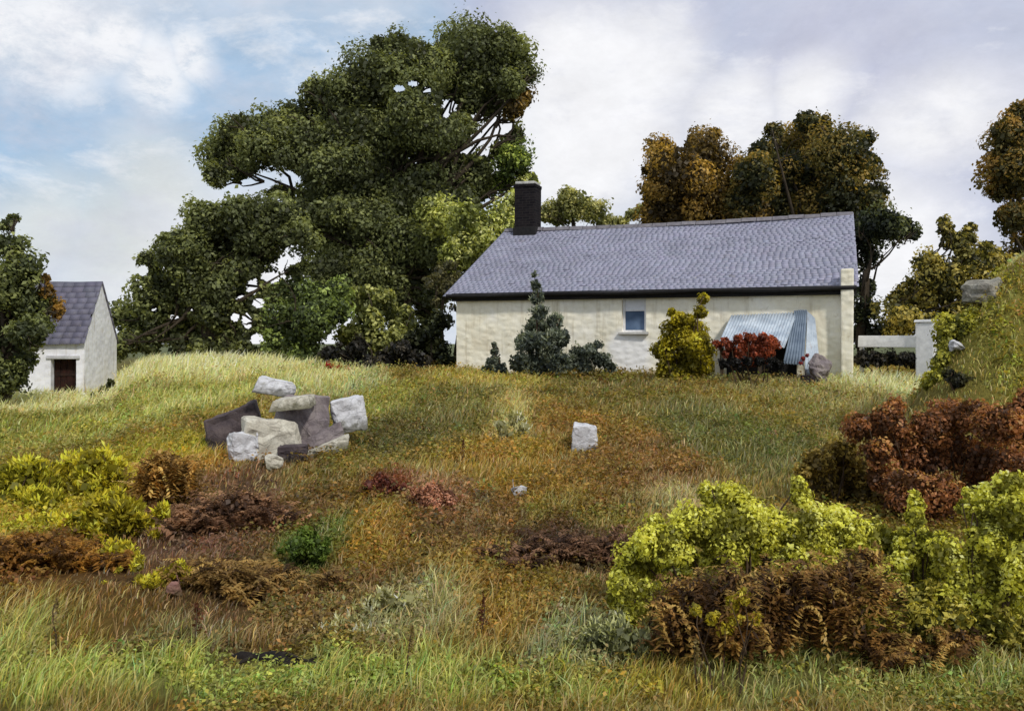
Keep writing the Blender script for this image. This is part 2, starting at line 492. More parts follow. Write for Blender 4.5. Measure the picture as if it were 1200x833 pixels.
def bent(a, b, n=6, wob=.06):
    a = np.asarray(a, float); b = np.asarray(b, float); L = np.linalg.norm(b - a)
    off = rng.normal(size=3) * L * wob; off2 = rng.normal(size=3) * L * wob * .6
    out = []
    for i in range(n + 1):
        t = i / n
        out.append(a * (1 - t) + b * t + off * math.sin(math.pi * t) + off2 * math.sin(2 * math.pi * t))
    return out

def plant(name, label, cat, Y, base_px, lobes, pal, s, trunk_r=.2, group=None, fork=None, mat=None, dens=45, stems=0,
          crown_name='crown', trunk_name='trunk', base_py=None, **kw):
    if not stems:
        kw.setdefault('grow', 1.2); kw.setdefault('gain', 1.95); kw.setdefault('stray', .11); s = s * .8; dens = dens * .92
    X0 = (base_px - 600) / F * Y
    z0 = float(hgt(X0, Y))
    root = empty(name, (X0, Y, z0)); tag(root, label, cat, group)
    sc_ = kw.pop('scatter', 0)
    if sc_:
        xs_ = [l[0] for l in lobes]; ys_ = [l[1] for l in lobes]; mr = float(np.mean([l[2] for l in lobes]))
        lobes = list(lobes)
        for _ in range(sc_):
            qx = rng.normal(np.mean(xs_), max(np.std(xs_), mr) * 1.25); qy = rng.normal(np.mean(ys_), max(np.std(ys_), mr * .6) * .9)
            lobes.append((qx, qy, mr * rng.uniform(.35, .75)))
    fern = kw.pop('fern', 0)
    V, C = crown_leaves(lobes, Y, pal, s, dens * (.45 if fern else 1), **kw)
    if fern:
        V2, C2 = fronds(lobes, Y, pal, s, fern); V = np.concatenate([V, V2]); C = np.concatenate([C, C2])
    zmin = hgt(V[:, :, 0].mean(1), V[:, :, 1].mean(1))
    ok = V[:, :, 2].mean(1) > zmin - .02
    if trunk_name == 'stems':
        OCC.append(V[ok].mean(1)[::3])
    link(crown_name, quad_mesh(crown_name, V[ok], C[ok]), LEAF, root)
    bm = bmesh.new()
    foot = np.array([X0, Y, z0 - .15])
    if stems:
        for i in range(stems):
            lb = lobes[i % len(lobes)]
            e = at(lb[0] + rng.normal() * lb[2] * .4, lb[1] - lb[2] * .4, Y + rng.normal() * lb[2] / F * Y * .4)
            f0 = foot + np.array([rng.normal() * .06, rng.normal() * .05, 0]) + np.array([(e[0] - X0) * .45, 0, 0])
            f0[2] = float(hgt(f0[0], f0[1])) - .05
            tube_rings(bm, bent(f0, e, 5, .06), np.linspace(trunk_r, trunk_r * .3, 6), 6)
    else:
        f = fork if fork is not None else (base_px, np.mean([l[1] for l in lobes]))
        top = at(f[0], f[1], Y)
        tr = bent(foot, top, 7, .03)
        tube_rings(bm, tr, [trunk_r * q for q in (1.45, 1.1, 1, .95, .9, .85, .8, .6)], 10)
        for i, lb in enumerate(lobes):
            e = at(lb[0], lb[1], Y + rng.normal() * .4)
            a = tr[rng.integers(4, 8)]
            tube_rings(bm, bent(a, e, 6, .08), np.linspace(trunk_r * .34, trunk_r * .05, 7), 6)
            for q in range(3):
                e2 = e + unit(1)[0] * lb[2] / F * Y * .9
                tube_rings(bm, bent(e * .85 + np.asarray(a) * .15, e2, 4, .08), np.linspace(trunk_r * .12, trunk_r * .03, 5), 4)
    from_bm(trunk_name, bm, mat or BARK, root, True)
    return root

DK = [(44,47,30),(60,64,38),(74,77,45),(88,90,52)]
MID = [(40,48,24),(66,76,34),(92,102,46),(116,122,60)]
OLV = [(66,70,36),(100,104,54),(132,132,76),(150,150,94)]
AUT = [(44,36,20),(68,56,26),(90,72,32),(114,90,40)]
AUTD = [(32,34,22),(54,52,26),(74,64,30),(98,80,36)]
BRN = [(58,34,22),(92,52,28),(124,74,36),(142,98,50)]
YEL = [(104,102,38),(160,158,60),(196,190,80),(212,206,112)]
GRY = [(50,56,52),(76,82,74),(100,106,92),(118,120,104)]
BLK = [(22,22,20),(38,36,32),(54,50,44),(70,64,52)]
ORG = [(74,56,28),(104,80,40),(134,106,56),(150,124,74)]
GOLD = [(88,82,20),(124,114,30),(152,140,42),(170,158,64)]
SILV = [(96,94,66),(140,136,98),(172,166,126),(186,182,146)]

# the great tree left of the cottage
GT_G = [(468,104,8,5),(486,98,9,5),(500,106,6,5),(528,124,11,9),(522,134,6,6),(560,138,9,6),(583,150,16,11),(572,160,8,6),(548,176,12,6),(566,180,9,5),(580,236,14,6),(292,218,14,9),(310,212,12,10),(340,210,11,11),(325,236,9,6),(276,224,7,5)]
plant('broadleaf_tree', 'huge dark green tree towering above everything, left of the chimney', 'tree', 39, 470,
  [(562,80,46),(598,78,32),(535,62,34),(588,52,26),(560,46,20),(545,108,40),(488,82,40),(470,58,24),(446,52,14),(440,98,40),(495,140,46),(400,118,36),(372,108,20),
   (352,140,30),(422,160,46),(362,178,38),(312,172,34),(280,156,28),(264,180,26),(252,205,16),(282,198,22),(455,195,48),(520,185,38),
   (395,222,38),(432,245,48),(490,238,42),(365,240,22),(540,212,28),(610,112,18,AUT),(602,128,14,AUT),(600,98,18),(604,192,24,MID),(618,212,14,OLV),(590,212,16,MID),(540,150,22),(620,88,10),(330,232,20),(420,205,34),(380,200,30),(500,225,36),(560,205,22),(470,150,40),(430,125,36),(520,150,26),(575,110,24),(390,160,36),(320,150,26),(540,235,22),(560,190,18),(600,160,18),(572,126,16),(585,175,12),(560,222,20)],
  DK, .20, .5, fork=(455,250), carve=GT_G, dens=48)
plant('broadleaf_tree', 'dark lower tree filling the space between the great tree and the cottage gable', 'tree', 37, 478,
  [(372,268,34),(420,282,44),(470,288,44),(440,325,36),(482,330,34),(402,312,26),(515,300,34),(545,305,22),(395,250,26),(455,250,34),(500,262,30),(525,330,20),(508,348,18),(350,250,24),(345,272,14),(410,345,26),(380,320,24),(455,350,24),(500,365,16),(470,372,18),(430,262,36)],
  DK, .19, .26, fork=(470,310), dens=46)
plant('broadleaf_tree', 'low spreading dark tree at the left end of the wood, nearest the small outbuilding', 'tree', 30, 245,
  [(246,262,30),(285,258,34),(325,262,36),(212,296,32),(262,300,38),(305,290,30),(182,340,30),(226,340,38),(262,340,24),(158,376,26),(200,380,30),(242,382,26),(350,282,22),(150,400,18),(262,392,18),(172,305,12),(178,318,12),(232,282,26),(290,280,26),(222,322,30),(180,362,24),(215,362,26),(250,365,24),(332,276,20),(140,408,14),(175,402,18),(215,402,20),(285,318,24),(312,330,22),(300,300,22),(280,350,22),(306,356,20),(275,385,20),(300,384,20),(262,408,18),(290,404,16),(240,408,18),(326,345,16),(350,312,16)],
  DK, .18, .3, fork=(235,320), carve=[(345,298,14,12),(332,308,9,8),(318,326,12,9),(296,336,9,10),(302,356,9,7),(282,348,7,6),(290,378,9,12),(300,398,9,9),(276,372,6,6),(205,372,8,6),(180,362,6,6),(222,362,6,4),(168,318,8,8)], dens=44)
plant('broadleaf_tree', 'rounded lighter green tree with bright gaps behind it, above the pale grass bank', 'tree', 28, 352,
  [(345,345,28),(372,352,26),(332,378,28),(368,380,28),(350,402,22),(392,340,18),(395,365,18),(322,400,14)],
  [(36,42,24),(58,66,34),(82,92,48),(112,120,66)], .17, .14, fork=(350,380), dens=44)
plant('broadleaf_tree', 'pale olive tree showing behind the chimney and the roof verge', 'tree', 34.6, 560,
  [(520,258,26),(552,262,30),(586,256,24),(500,246,18),(560,292,26),(535,300,20),(600,240,16),(590,284,16),(612,232,10)],
  OLV, .2, .16, dens=44)
plant('shrub', 'pale sage green bush below the big trees, left of the dark thicket', 'shrub', 29, 435,
  [(425,352,22),(432,378,24),(412,392,20),(468,374,22),(462,400,20),(440,402,18),(452,350,14)],
  OLV, .15, .05, stems=6, crown_name='foliage', trunk_name='stems', dens=44)
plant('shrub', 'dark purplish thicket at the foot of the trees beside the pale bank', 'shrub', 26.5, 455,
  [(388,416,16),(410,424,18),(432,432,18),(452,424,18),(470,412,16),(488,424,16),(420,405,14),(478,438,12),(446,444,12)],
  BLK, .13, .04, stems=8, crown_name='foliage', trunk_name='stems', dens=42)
plant('shrub', 'dark green bush hard against the left corner of the cottage', 'shrub', 27.5, 510,
  [(500,392,22),(512,412,20),(498,426,16),(522,426,14),(518,376,14),(486,402,16)],
  [(30,34,22),(48,52,30),(70,72,42),(88,90,56)], .14, .05, stems=6, crown_name='foliage', trunk_name='stems', dens=40)
for i, (px, top) in enumerate(((512, 330), (524, 322), (533, 338))):
    plant('sapling_tree', ('thin sapling with a bare stem, furthest from the cottage corner', 'tallest thin sapling of the three by the cottage corner', 'thin sapling almost touching the cottage corner')[i],
      'tree', 28.6 + .3 * i, px, [(px - 6, top, 10), (px + 8, top + 8, 9), (px + 2, top - 12, 9), (px - 2, top + 24, 6)], [(30,30,22),(52,50,32),(74,70,44)], .15, .055, group='thin saplings by the cottage corner', dens=34, core=False)
plant('flowering_shrub', 'low red leaved plant glowing beside the dark thicket', 'shrub', 25, 398,
  [(386,430,6),(394,434,7),(404,437,8),(412,442,6),(402,446,5)], [(70,18,14),(128,30,22),(150,48,34)], .08, .015, stems=4, crown_name='foliage', trunk_name='stems', dens=40, core=False)

# beyond the roof
plant('broadleaf_tree', 'faint olive tree far behind the roof, right of the chimney', 'tree', 46, 670,
  [(655,250,20),(676,238,20),(698,250,16),(640,252,12),(665,228,10),(712,262,14),(740,252,9),(752,246,8),(728,262,10)], [(70,72,44),(98,96,58),(126,122,78)], .2, .15, dens=40)
plant('broadleaf_tree', 'russet brown tree behind the middle of the slate roof', 'tree', 36, 815,
  [(792,200,36),(826,188,32),(800,240,36),(846,232,34),(768,226,22),(776,180,20),(836,158,10),(815,170,16),(760,200,10),(870,250,26),(764,168,6),(870,215,26),(820,225,34),(780,250,26),(856,262,26),(820,262,26),(768,256,18)], AUT, .18, .28, dens=42, stray=.1)
plant('broadleaf_tree', 'tall bronze green tree behind the right hand end of the slate roof', 'tree', 35, 955,
  [(908,186,38),(948,168,36),(988,182,36),(1014,196,22),(930,225,42),(984,230,38),(1012,238,26),(884,206,26),(945,142,16),(1016,162,10),(905,152,10),(965,145,12),(890,176,14),(1030,225,14),(900,240,34),(950,245,34),(870,235,26),(1000,255,28),(975,200,34),(925,205,36)], AUTD, .18, .3, dens=42, stray=.1)
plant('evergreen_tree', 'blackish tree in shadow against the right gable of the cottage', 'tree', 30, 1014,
  [(1008,272,24),(1034,262,24),(1056,268,18),(1014,300,18),(1012,335,16),(1014,365,18),(1012,392,18),(1030,390,16),(1068,272,10)], [(20,24,18),(34,38,24),(52,56,34),(66,68,42)], .17, .16, carve=[(1040,322,14,22)], dens=44)  # near-black leaves also paint in the shade along the gable edge
plant('broadleaf_tree', 'bushy olive brown tree with wispy twigs behind the white rail', 'tree', 28, 1085,
  [(1075,345,28),(1056,376,26),(1104,330,30),(1126,360,30),(1088,308,18),(1140,312,26),(1168,306,18),(1112,284,12),(1134,280,11),(1108,270,10),(1106,260,7),(1136,268,8),(1120,278,10),(1126,290,12),(1156,290,10),(1096,384,22),(1160,345,22),(1052,352,16)],
  [(42,42,22),(74,70,34),(104,94,46),(124,112,60)], .16, .12, dens=42, stray=.14)
plant('broadleaf_tree', 'rust and olive tree cut by the right edge of the picture', 'tree', 30, 1215,
  [(1182,158,24),(1194,198,34),(1174,222,18),(1188,256,24),(1172,184,16),(1196,136,18),(1228,180,40),(1230,240,42),(1166,204,10),(1215,290,30),(1190,128,8)], [(44,42,22),(66,58,28),(88,70,34),(104,80,40)], .17, .22, dens=44, stray=.1)
plant('broadleaf_tree', 'dark green tree at the left edge, half hiding the outbuilding roof', 'tree', 20, 2,
  [(12,290,18),(26,318,24),(4,336,32),(36,356,26),(14,392,32),(2,424,26),(32,392,22),(8,264,9),(16,256,6),(-34,330,44),(-34,400,46),(26,424,16),(45,380,16),(-5,440,26),(14,444,18),(-40,450,30),(56,340,9,[(62,48,22),(88,66,28),(108,84,36)]),(62,358,11,[(62,48,22),(88,66,28),(108,84,36)]),(52,326,6,[(62,48,22),(88,66,28),(108,84,36)]),(66,366,9,[(62,48,22),(88,66,28),(108,84,36)])], [(42,46,30),(58,62,36),(74,78,44),(90,92,54)], .13, .18, dens=46)

# ------------------------------------------------------------------ the cottage
def mat_limewash(name, white_at=None, tones=None, foot=0.0):
    m, nt = new_mat(name)
    tc = nt.n('ShaderNodeTexCoord').outputs['Object']
    f = nt.noise(tc, 1.4, 8, 0.62, .3); f2 = nt.noise(tc, 7, 7, 0.65)
    tones = tones or [(232,222,198), (246,240,220), (252,248,236)]
    c = nt.ramp(f, [(0.28, lin(tones[0])), (0.5, lin(tones[1])), (0.72, lin(tones[2]))]) if True else nt.ramp(f, [(0.28, lin((226,214,184))), (0.5, lin((242,234,208))), (0.72, lin((250,245,228)))])
    vs = nt.mapping(tc, (5, 5, .5)); st = nt.noise(vs, 1.2, 6, 0.65)
    c = nt.mix(nt.math('MULTIPLY', nt.ramp(st, [(.52, 0.0), (.72, 1.0)]), .5), c, lin((176,160,126)))
    blot = nt.noise(nt.mapping(tc, (1, 1, 1), (0, 0, 0), (4, 9, 2)), 3.1, 9, .7, .6)
    c = nt.mix(nt.math('MULTIPLY', nt.ramp(blot, [(.58, 0.0), (.68, 1.0)]), .35), c, lin((188,172,140)))
    vo = nt.n('ShaderNodeTexVoronoi', feature='SMOOTH_F1'); vo.inputs['Scale'].default_value = 4.2; vo.inputs['Smoothness'].default_value = .6
    nt.l(nt.mapping(tc, (1, 1, 1.5)), vo.inputs['Vector'])
    c = nt.mix(0.3, c, nt.ramp(f2, [(0.3, 0.72), (0.65, 1.05)]), 'MULTIPLY')
    sx = nt.n('ShaderNodeSeparateXYZ'); nt.l(tc, sx.inputs[0])
    if white_at is not None:
        vm = nt.n('ShaderNodeVectorMath', operation='DISTANCE'); nt.l(tc, vm.inputs[0]); vm.inputs[1].default_value = white_at
        wv = nt.math('ADD', vm.outputs['Value'], nt.math('MULTIPLY', nt.math('SUBTRACT', f, .5), 1.2))
        c = nt.mix(nt.ramp(wv, [(.45, 1.0), (.8, 0.0)]), c, lin((246,245,244)))
    d = nt.math('SUBTRACT', nt.math('ADD', nt.math('MULTIPLY', f2, .7), .05), sx.outputs[2])
    c = nt.mix(nt.ramp(d, [(.0, 0.0), (.4, .7)]), c, lin((140,132,92)))
    h = nt.math('SUBTRACT', nt.math('MULTIPLY', f2, .35), nt.math('MULTIPLY', vo.outputs['Distance'], 1.1))
    finish(nt, c, 0.95, nt.bump(h, 0.5 - foot, 0.05), .1); return m

def mat_slate(name):
    m, nt = new_mat(name)
    at_ = nt.n('ShaderNodeAttribute', attribute_name='Col').outputs['Color']
    tc = nt.n('ShaderNodeTexCoord').outputs['Object']
    f = nt.noise(tc, 1.1, 8, 0.65, .5); f2 = nt.noise(tc, 22, 6, 0.7)
    c = nt.mix(0.55, at_, nt.ramp(f, [(0.3, (.62,.62,.66)), (0.7, (1.25,1.25,1.3))]), 'MULTIPLY')
    c = nt.mix(0.4, c, nt.ramp(f2, [(0.3, .6), (0.7, 1.15)]), 'MULTIPLY')
    f3 = nt.noise(tc, 5.5, 5, 0.55)
    c = nt.mix(nt.ramp(f3, [(.68, 0.0), (.74, .7)]), c, lin((150,146,120)))
    f4 = nt.noise(nt.mapping(tc, (1,1,1), (0,0,0), (7,3,1)), 2.7, 7, 0.6)
    c = nt.mix(nt.ramp(f4, [(.62, 0.0), (.76, .55)]), c, lin((104,96,76)))
    finish(nt, c, 0.62, nt.bump(f2, 0.12, 0.01), .3); return m

SLATE = mat_slate('slate')
def slate_roof(name, P00, P10, P01, P11, cols, rows, mat, parent, thick=.005, sag=.05, tint=(122,122,138), seed=1):
    """slates laid between eave P00-P10 and ridge P01-P11, one mesh"""
    r = np.random.default_rng(seed)
    P00, P10, P01, P11 = [np.asarray(p, float) for p in (P00, P10, P01, P11)]
    nrm = np.cross(P10 - P00, P01 - P00); nrm /= np.linalg.norm(nrm)
    if nrm[2] < 0: nrm = -nrm
    def pt(u, v):
        a = P00 + (P10 - P00) * u; b = P01 + (P11 - P01) * u
        p = a + (b - a) * v
        return p - np.array([0, 0, 1]) * sag * (math.sin(math.pi * u) * (.3 + .7 * v) + .5 * math.sin(u * 9 + 1.3) * .5)
    V, Q, C = [], [], []
    def box(u0, u1, v0, v1, l0, l1, col):
        i = len(V)
        for l in (0, 1):
            for (u, v, lf) in ((u0, v0, l0), (u1, v0, l0), (u1, v1, l1), (u0, v1, l1)):
                V.append(pt(u, v) + nrm * (lf + thick * l))
        for q in ((4,5,6,7),(3,2,1,0),(0,1,5,4),(1,2,6,5),(2,3,7,6),(3,0,4,7)): Q.append([i + k for k in q])
        C.extend([col] * 8)
    base = lin(tint)
    for j in range(rows):
        off = .5 * (j % 2) / cols
        u = -off; 
        while u < 1 - 1e-6:
            w = (1 + r.uniform(-.08, .08)) / cols
            a, b = max(u, 0) , min(u + w - .0004, 1)
            u += w
            if b - a < .2 / cols: continue
            v0 = j / rows + r.normal() * .0012; v1 = min((j + 1.5) / rows, 1.0)
            k = r.uniform(.93, 1.07); hue = r.normal(0, .012, 3)
            box(a, b, max(v0, -.01), v1, (.006 + (r.random() < .02) * .012 + r.uniform(0, .0025)), .0005, base * k * (1 + hue))
    V = np.array(V); Q = np.array(Q)
    me = np_mesh(name, V, Q.ravel(), np.arange(len(Q)) * 4, np.full(len(Q), 4), np.clip(np.array(C), .01, .8))
    return link(name, me, mat, parent)

def bm_box(bm, c, L, D, sx, sy, sz, jit=0.0, bev=0.0):
    """box centred in plan on c with its foot at c.z; axes L (length) and D (depth) in plan"""
    vs = []
    for z in (0, sz):
        for a, b in ((-1, -1), (1, -1), (1, 1), (-1, 1)):
            v = Vector((c[0] + L[0] * a * sx / 2 + D[0] * b * sy / 2, c[1] + L[1] * a * sx / 2 + D[1] * b * sy / 2, c[2] + z))
            vs.append(bm.verts.new(v + Vector((random.uniform(-1, 1), random.uniform(-1, 1), random.uniform(-1, 1))) * jit))
    fs = [bm.faces.new([vs[i] for i in q]) for q in ((0, 3, 2, 1), (4, 5, 6, 7), (0, 1, 5, 4), (1, 2, 6, 5), (2, 3, 7, 6), (3, 0, 4, 7))]
    if bev > 0:
        es = list({e for f in fs for e in f.edges})
        bmesh.ops.bevel(bm, geom=es, offset=bev, segments=2, affect='EDGES', profile=.6)

def house_shell(O, L, D, length, half, h, rise, holes, wob=.03, foot=.5, step=.35):
    """one wall mesh: front with openings and reveals, two gables, back.  O = left front corner at ground level"""
    bm = bmesh.new()
    O = np.asarray(O, float)
    def P(u, d, z):
        w = mnoise.noise(Vector((u * .9, d * .9 + 3, z * .9))) * wob
        return Vector((O[0] + L[0] * u + D[0] * (d + w), O[1] + L[1] * u + D[1] * (d + w), O[2] + z))
    us = sorted(set([round(x, 4) for x in np.linspace(0, length, int(length / step) + 1)] + [q for hl in holes for q in hl[:2]]))
    zs = sorted(set([-foot] + [round(x, 4) for x in np.linspace(0, h, int(h / step) + 1)] + [q for hl in holes for q in hl[2:4]]))
    grid = {}
    def g(i, j):
        if (i, j) not in grid: grid[(i, j)] = bm.verts.new(P(us[i], 0, zs[j]))
        return grid[(i, j)]
    for i in range(len(us) - 1):
        for j in range(len(zs) - 1):
            um, zm = (us[i] + us[i + 1]) / 2, (zs[j] + zs[j + 1]) / 2
            if any(a < um < b and c < zm < d for a, b, c, d in holes): continue
            bm.faces.new((g(i, j), g(i + 1, j), g(i + 1, j + 1), g(i, j + 1)))
    for a, b, c, d in holes:
        dp = .26
        for (p, q) in (((a, c), (b, c)), ((b, c), (b, d)), ((b, d), (a, d)), ((a, d), (a, c))):
            bm.faces.new([bm.verts.new(P(p[0], 0, p[1])), bm.verts.new(P(q[0], 0, q[1])), bm.verts.new(P(q[0], dp, q[1])), bm.verts.new(P(p[0], dp, p[1]))])
    for u in (0, length):
        v = [P(u, 0, -foot), P(u, half * 2, -foot), P(u, half * 2, h), P(u, half, h + rise - .03), P(u, 0, h)]
        bm.faces.new([bm.verts.new(q) for q in v])
    bm.faces.new([bm.verts.new(P(0, 2 * half, -foot)), bm.verts.new(P(length, 2 * half, -foot)), bm.verts.new(P(length, 2 * half, h)), bm.verts.new(P(0, 2 * half, h))])
    return bm

def u_of(px, off=0.0):
    """distance along the cottage front for a photo column"""
    k = (px - 600) / F
    A = COT_A - CD * off
    return (k * A[1] - A[0]) / (CL[0] - k * CL[1])

BLACKW = mat_plain('black_trim_and_shade', (20,19,20), (40,38,38), 9, .8)  # black of gutter and flashing, and of the painted-in shade pieces
WHITEP = mat_plain('white_paint', (206,206,208), (238,238,240), 8, .6, .15)

def build_cottage():
    z0 = .70
    O = np.array([COT_A[0], COT_A[1], z0])
    root = empty('cottage', O); tag(root, 'long low cream limewashed cottage with blue slate roof and one black chimney', 'cottage')
    h = 2.46; rise = 2.36
    wu0, wu1 = u_of(729), u_of(757)
    wz0, wz1 = 1.27, 2.36
    hole = (wu0, wu1, wz0, wz1)
    wpt = COT_A + CL * (u_of(738))
    wm = mat_limewash('limewash', (wpt[0], wpt[1], z0 + .65))
    # shift texture heights: the wall mesh is built in world coordinates
    wall = from_bm('wall', house_shell(O, CL, CD, COT_LEN, COT_HALF, h, rise, [hole], .05), wm, root)
    # roof: front and back slopes
    ov, eo = .16, .24
    sl = rise / COT_HALF
    def R(u, d, up=0): return np.array([O[0] + CL[0] * u + CD[0] * d, O[1] + CL[1] * u + CD[1] * d, z0 + h + (d if d <= COT_HALF else 2 * COT_HALF - d) * sl + .06 + up])
    roof = slate_roof('roof', R(-.36, -eo), R(COT_LEN + ov, -eo), R(.08, COT_HALF), R(COT_LEN + ov, COT_HALF), 66, 34, SLATE, root, sag=.10, tint=(150,150,166))
    slate_roof('roof', R(COT_LEN + ov, 2 * COT_HALF + eo), R(-.36, 2 * COT_HALF + eo), R(COT_LEN + ov, COT_HALF), R(.08, COT_HALF), 30, 12, SLATE, root, sag=.03, seed=4)
    bm = bmesh.new()      # ridge tiles
    n = 24
    for i in range(n):
        a = R(.1 + (COT_LEN + ov - .1) * i / n, COT_HALF, .0); b = R(.1 + (COT_LEN + ov - .1) * (i + .97) / n, COT_HALF, .0)
        dz = -.07 * math.sin(math.pi * (i + .5) / n) + random.uniform(-.01, .01)
        ring = []
        for e in (a, b):
            ring.append([bm.verts.new(Vector((e[0] + CD[0] * q, e[1] + CD[1] * q, e[2] + dz + zz))) for q, zz in ((-.17, -.075), (-.09, .02), (0, .06), (.09, .02), (.17, -.075))])
        for k in range(4): bm.faces.new((ring[0][k], ring[1][k], ring[1][k + 1], ring[0][k + 1]))
    from_bm('ridge_tiles', bm, mat_plain('ridge_clay', (92,88,94), (132,128,132), 7), roof)
    # black board paints in the eave shadow, with a half-round gutter
    bm = bmesh.new()
    c = COT_A + CL * (COT_LEN / 2) - CD * .12
    bm_box(bm, (c[0], c[1], z0 + h - .25), CL, CD, COT_LEN + .2, .07, .24, 0, .008)
    from_bm('eave_shadow_fascia', bm, BLACKW, root)
    bm = bmesh.new()
    pts = []
    for i in range(25):
        u = -.2 + (COT_LEN + .3) * i / 24
        p = COT_A + CL * u - CD * .30
        pts.append((p[0], p[1], z0 + h - .09 - .03 * math.sin(i * .7) * .5))
    tube_rings(bm, pts, [.055] * 25, 8)
    from_bm('gutter', bm, BLACKW, root, True)
    # chimney
    ch = empty('chimney', O); ch.parent = root; ch.matrix_parent_inverse = Matrix.Translation(-root.location)
    COL.objects.unlink(ch); bpy.data.objects.remove(ch)
    rp = R(.92, COT_HALF)
    bm = bmesh.new()
    cw = .74
    bm_box(bm, (rp[0], rp[1], rp[2] - .9), CL, CD, cw, .72, 2.28, .012, .02)
    bm_box(bm, (rp[0], rp[1], rp[2] + 1.384), CL, CD, cw + .05, .77, .10, .01, .015)
    m, nt = new_mat('sooty_brick')
    tc = nt.n('ShaderNodeTexCoord').outputs['Object']
    bt = nt.n('ShaderNodeTexBrick'); bt.inputs['Scale'].default_value = 1; bt.inputs['Brick Width'].default_value = .24; bt.inputs['Row Height'].default_value = .085
    bt.inputs['Mortar Size'].default_value = .008
    nt.l(nt.mapping(tc, (1, 1, 1), (math.pi / 2, 0, 0)), bt.inputs['Vector'])
    bt.inputs['Color1'].default_value = tuple(lin((36,32,34))) + (1,); bt.inputs['Color2'].default_value = tuple(lin((24,22,26))) + (1,); bt.inputs['Mortar'].default_value = tuple(lin((48,45,44))) + (1,)
    nz = nt.noise(tc, 4, 7, .7)
    cc = nt.mix(.6, bt.outputs['Color'], nt.ramp(nz, [(.3, .5), (.7, 1.3)]), 'MULTIPLY')
    finish(nt, cc, .95, nt.bump(nz, .6, .02), .1)
    chim = from_bm('chimney', bm, m, root)
    bm = bmesh.new()
    bm_box(bm, (rp[0], rp[1], rp[2] + 1.487), CL, CD, cw - .05, .66, .09, .02, .03)
    from_bm('chimney_cap', bm, mat_plain('pale_mortar', (150,146,140), (204,202,196), 7), chim)
    bm = bmesh.new()   # lead flashing round the foot
    bm_box(bm, (rp[0], rp[1], rp[2] - .34), CL, CD, cw + .06, .80, .36, .01, .01)
    from_bm('flashing', bm, BLACKW, chim)
    # window: sash with a pale blind drawn half way down
    wc = (wu0 + wu1) / 2; ww = wu1 - wu0; wh = wz1 - wz0
    def WP_(u, d, z): p = COT_A + CL * u + CD * d; return (p[0], p[1], z0 + z)
    bm = bmesh.new()
    bm_box(bm, WP_(wu0 + .035, .14, wz0 + .052), CL, CD, .065, .07, wh - .106)
    bm_box(bm, WP_(wu1 - .035, .14, wz0 + .052), CL, CD, .065, .07, wh - .106)
    bm_box(bm, WP_(wc, .14, wz1 - .052), CL, CD, ww - .004, .074, .05)
    bm_box(bm, WP_(wc, .14, wz0 + .002), CL, CD, ww - .004, .074, .048)
    bm_box(bm, WP_(wc, .135, wz0 + wh * .54), CL, CD, ww - .14, .06, .045)
    win = from_bm('window', bm, WHITEP, root)
    bm = bmesh.new()
    bm_box(bm, WP_(wc, .146, wz0 + wh * .54 + .047), CL, CD, ww - .14, .012, wh * .46 - .103)
    from_bm('blind', bm, mat_plain('blind_cloth', (218,220,224), (236,238,242), 5, .85, .1), win)
    bm = bmesh.new()
    bm_box(bm, WP_(wc, .155, wz0 + .052), CL, CD, ww - .14, .01, wh * .54 - .054)
    mg, nt = new_mat('window_glass')
    tc = nt.n('ShaderNodeTexCoord').outputs['Object']
    fz = nt.noise(tc, 2.2, 4, .5)
    finish(nt, nt.ramp(fz, [(.35, lin((62,82,110))), (.65, lin((98,118,146)))]), .3, nt.bump(fz, .1, .02), .2)
    from_bm('pane', bm, mg, win)
    bm = bmesh.new()
    bm_box(bm, WP_(wc, -.03, wz0 - .07), CL, CD, ww + .16, .2, .068, .006, .01)
    from_bm('sill', bm, mat_plain('sill_stone', (170,168,164), (214,212,206), 7), win)
    # end pier of pale masonry at the right corner
    bm = bmesh.new()
    p = COT_A + CL * (COT_LEN - .12) - CD * .10
    bm_box(bm, (p[0], p[1], z0 - .4), CL, CD, .28, .40, 3.26, .02, .035)
    from_bm('buttress', bm, wm, root)
    # black sheet stands in for the dark room behind the window
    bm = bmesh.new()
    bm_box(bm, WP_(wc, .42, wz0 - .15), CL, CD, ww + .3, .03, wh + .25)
    from_bm('dark_room_sheet', bm, BLACKW, win)
    return root
build_cottage()

